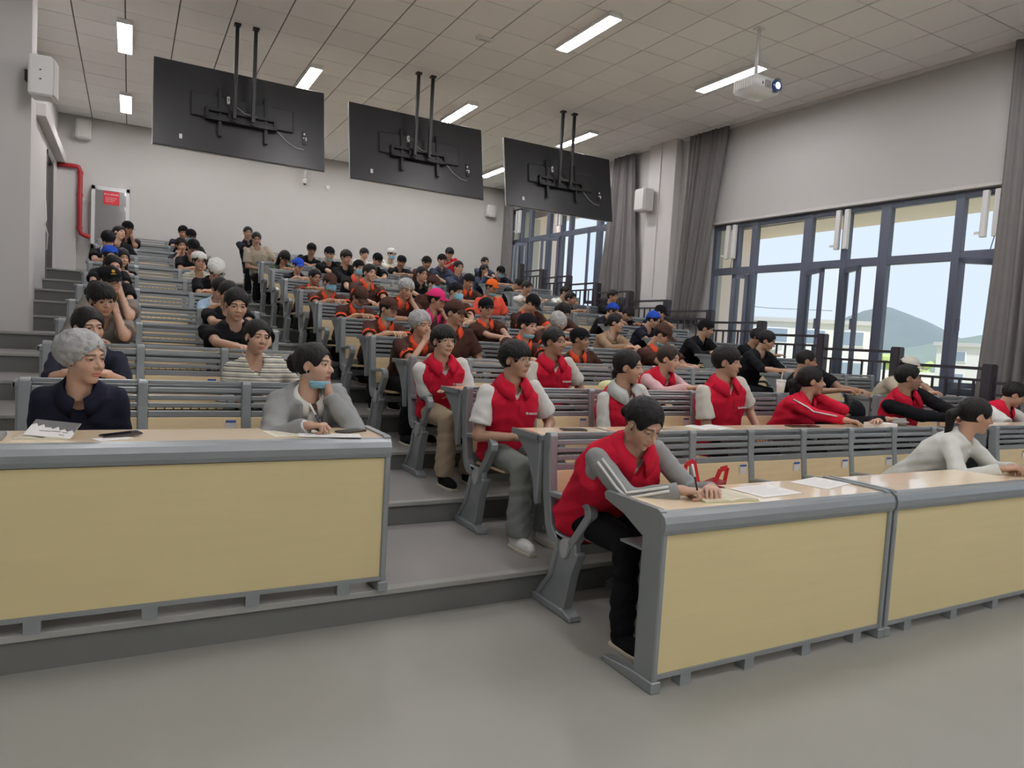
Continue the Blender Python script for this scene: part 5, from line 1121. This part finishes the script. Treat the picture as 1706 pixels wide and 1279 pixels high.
# left front desk
nb = book((-.30, 3.42, ZL), R(-8), .26, .15, 'open notebook with grey and white mountain print cover at the left desk', cover=M['paper'])
nb.scale = (.72, .72, .72)
T = Matrix.Translation((.03, -.05, .014)) @ Matrix.Rotation(R(26), 4, 'X') @ Matrix.Rotation(R(-10), 4, 'Z'); cvr = MB().box(-.12, .12, .0, .16, 0, .002, T=T).obj('raised_cover', M['paper'], nb)
mm = MB(); pk = [(-.12, .16)]; rr = random.Random(3)
for i in range(13): pk.append((-.12 + .02 * i, .10 - .045 * (i / 12) + (.035 if i % 2 else 0) * rr.uniform(.5, 1)))
pk += [(.12, .16)]
for i in range(1, 13): mm.add([tuple(T @ Vector(p)) for p in ((pk[i][0], pk[i][1], .0026), (pk[i + 1][0], pk[i + 1][1], .0026), (pk[i + 1][0], .16, .0026), (pk[i][0], .16, .0026))], [(0, 1, 2, 3)])
mm.obj('printed_mountains', mat('print_grey', (.13, .125, .13), .6), cvr)
m2 = MB(); 
for x, y, l in ((-.09, .12, .04), (-.03, .09, .03), (.0, .055, .05), (.06, .05, .03), (.05, .025, .03), (-.06, .05, .06)): m2.box(x, x + l, y, y + .006, .0022, .0028, T=T)
m2.obj('printed_marks', MATS['print_grey'], cvr)
phone((-.02, 3.44, ZL + .004), R(-72), 'phone lying on a printed card at the left desk', tilt=4)
sheet((-.05, 3.37, ZL), R(-60), .08, .14, 'small printed card under the phone at the left desk')
t = MB().box(-.5, -.43, 3.36, 3.5, ZL, ZL + .02).obj('folder', M['alu'], bevel=.003); tag(t, 'grey folder cut by the left edge of the picture', 'folder')
sheet((.74, 3.46, ZL), R(8), .30, .20, 'cream sheet under the writing hand of the grey cardigan wearer', 'cream_paper'); sheet((.86, 3.35, ZL + .003), R(-12), .29, .12, 'white sheet at the edge of the left front desk')
phone((1.0, 3.48, ZL), R(-60), 'dark phone near the right end of the left front desk')
# middle front desk
book((2.42, 2.345, ZF), R(-6), .30, .20, 'open cream notebook under the pen of the writing person')
phone((2.50, 2.47, ZF + .003), R(-70), 'phone beside the open cream notebook on the front desk')
sheet((2.78, 2.38, ZF), R(4), .30, .21, 'white sheet lying right of the open cream notebook')
sheet((3.28, 2.45, ZF), R(14), .30, .20, 'white sheet near the joint of the two right front desks')
pp = PX[[i for i, l in enumerate([x['root']['label'] for x in PX]) if 'writing at the front desk' in l][0]]
w_ = pp['WR'] + pp['O']; pen((w_[0] + .045, w_[1] - .075, ZF + .018), (w_[0] + .02, w_[1] - .045, ZF + .165), 'black and white pen held by the person writing in red vest')
pp = PX[[i for i, l in enumerate([x['root']['label'] for x in PX]) if 'grey cardigan' in l][0]]
w_ = pp['WR'] + pp['O']; pen((w_[0] + .075, w_[1] - .05, ZL + .01), (w_[0] + .0, w_[1] - .02, ZL + .15), 'black and white pen held by the person in grey cardigan')
# lanyard straps
for sx in (-1, 1):
    B = pp['root']; f = pp['fw']; 
# red gift bag on the seat
t = empty('paper_bag', (2.95, 2.98, .44), R(-6), 'dark red paper bag with bright red handles on a front row seat', 'bag')
MB().prism([(-.11, 0), (-.12, .25), (-.06, .235), (.04, .225), (.12, .25), (.11, 0)], -.06, .06, axis='y').obj('bag_body', mat('bag_red', (.26, .015, .025), .5), t, bevel=.004)
MB().tube([(0, -.062, .16), (0, -.064, .16)], .012, 10).obj('printed_emblem', M['cream'], t)
hm = mat('handle_red', (.62, .02, .03), .6)
MB().bar((-.15, .0, .2), (-.13, .0, .34), .004, .03).bar((-.13, .0, .34), (-.08, 0, .36), .004, .03).bar((-.08, 0, .36), (-.03, 0, .2), .004, .03).obj('handle', hm, t)
MB().bar((.06, -.02, .22), (.10, -.02, .31), .004, .03).bar((.10, -.02, .31), (.15, -.02, .32), .004, .03).bar((.15, -.02, .32), (.13, -.02, .2), .004, .03).obj('handle', hm, t)
# second row desk
phone((2.33, 3.44, Z2), R(80), 'blue dark phone at the aisle end of the second row desk')
book((3.42, 3.43, Z2), R(4), .30, .18, 'open notebook on the second row desk behind the bag', m='paper')
phone((4.30, 3.46, Z2), R(85), 'red cased phone lying left on the second row desk'); phone((4.44, 3.45, Z2), R(-80), 'black phone lying right of the red cased phone')
book((5.28, 3.45, Z2), R(8), .22, .16, 'closed white booklet on the second row desk before the bent person', False, 'paper', th=.022)
t = empty('pencil_case', (5.50, 3.43, Z2), R(5), 'grey furry pencil case at the right end of the second row desk', 'pencil case')
MB().box(-.10, .10, -.035, .035, 0, .062).obj('pouch', mat('fuzzy_grey', (.33, .32, .30), .95, bump=.8, bscale=120, var=.2, vscale=60), t, bevel=.025, seg=3, smooth=True); MB().box(-.085, .085, -.003, .003, .06, .064).obj('zipper', M['chrome'], t)
# cup by the window side
Z3 = HS[2] + .76
t = empty('drink_cup', (5.36, 4.52, Z3), 0, 'clear plastic drink cup with straw left of the cropped haired person', 'cup')
MB().tube([(0, 0, 0), (0, 0, .12)], [.03, .043], 16).obj('cup_body', mat('cup_milky', (.62, .60, .57), .2), t, smooth=True); MB().tube([(0, 0, .12), (0, 0, .135)], [.046, .044], 16).obj('lid', M['white'], t); MB().tube([(0, 0, .1), (.01, 0, .21)], .004, 6).obj('straw', M['white'], t)
t = empty('cloth_bundle', (3.37, 4.52, Z3), 0, 'small pale yellow bundle behind the long haired person in grey hoodie', 'bundle')
MB().sphere((0, 0, .04), (.09, .06, .045), 12, 8).obj('bundle', mat('pale_yellow', (.6, .62, .33), .9, bump=.6, bscale=30), t, smooth=True); MB().sphere((.06, .0, .05), (.04, .035, .035), 8, 6).obj('knot', MATS['pale_yellow'], t, smooth=True)
# watch of the person in white cap
pp = PX[[i for i, l in enumerate([x['root']['label'] for x in PX]) if 'wearing a watch' in l][0]]
a = pp['WL'] + (pp['ElL'] - pp['WL']) * .12; b = pp['WL'] + (pp['ElL'] - pp['WL']) * .22
w2 = MB().tube([tuple(a), tuple(b)], .033, 14).obj('wrist_watch', M['black'], pp['root'], smooth=True)
# white stripes on the sleeves of the writing person and red jacket person
def stripe(pp, side, offs, m, w_=.010, lab='sleeve_stripe', rad=.062):
    S_, E_, W_ = (pp['ShR'], pp['ElR'], pp['WR'])
    out = []
    for o_ in offs:
        pts = []
        for (P0, P1, r0, r1) in ((S_, E_, .062, .060), (E_, W_, .058, .043)):
            for q in range(6):
                f = q / 5; p = P0 + (P1 - P0) * f; r = r0 + (r1 - r0) * f; n_ = np.array([-.75, -.55, .5]); ax = (P1 - P0) / np.linalg.norm(P1 - P0); n_ = n_ - ax * (n_ @ ax); n_ /= np.linalg.norm(n_); s_ = np.cross(ax, n_)
                if P0 is S_ and q == 5: continue
                pts.append(tuple(p + n_ * (r - .002) * math.cos(o_) + s_ * (r - .002) * math.sin(o_)))
        MB().tube(pts[1:-1], .0065, 6).obj(lab, m, pp['root'], smooth=True)
pp = PX[[i for i, l in enumerate([x['root']['label'] for x in PX]) if 'writing at the front desk' in l][0]]; stripe(pp, 'R', (-.22, .22), cloth('white'))
pp = PX[[i for i, l in enumerate([x['root']['label'] for x in PX]) if 'white sleeve stripe' in l][0]]; stripe(pp, 'R', (0,), cloth('white'))
# lapel badge of the hair net wearer, lanyard of the cardigan wearer
pp = PX[0]; c0 = pp['Nk'] - pp['up'] * .20 + pp['fw'] * .135 - pp['lat'] * .09
MB().box(c0[0] - .015, c0[0] - .004, c0[1] - .004, c0[1] + .004, c0[2] - .012, c0[2] + .01).box(c0[0] + .002, c0[0] + .014, c0[1] - .004, c0[1] + .004, c0[2] - .012, c0[2] - .006).box(c0[0] + .010, c0[0] + .015, c0[1] - .004, c0[1] + .004, c0[2] - .012, c0[2] + .01).obj('badge', M['chrome'], pp['root'])
pp = PX[1]
for sx in (-1, 1):
    a = pp['Nk'] + pp['lat'] * sx * .055 + pp['fw'] * .085; b = pp['Pv'] + pp['up'] * .10 + pp['lat'] * sx * .012 + pp['fw'] * .135; mid = (a + b) / 2 + pp['fw'] * .02
    MB().bar(tuple(a), tuple(mid), .012, .003, up=tuple(pp['fw'])).bar(tuple(mid), tuple(b), .012, .003, up=tuple(pp['fw'])).obj('lanyard_strap', M['black'], pp['root'])

# faint dark print on the pale sweatshirt
pp = [x for x in PX if 'pale grey sweatshirt' in x['root']['label']][0]; m = MB()
for q in range(5):
    p = pp['Pv'] + pp['up'] * (pp['Lt'] * .64 + .006 * (q % 2)) + pp['fw'] * .150 - pp['lat'] * (-.03 + .018 * q); m.box(p[0] - .005, p[0] + .004, p[1] - .008, p[1] + .02, p[2] - .008, p[2] + .006)
m.obj('printed_letters', cloth('black'), pp['root'])
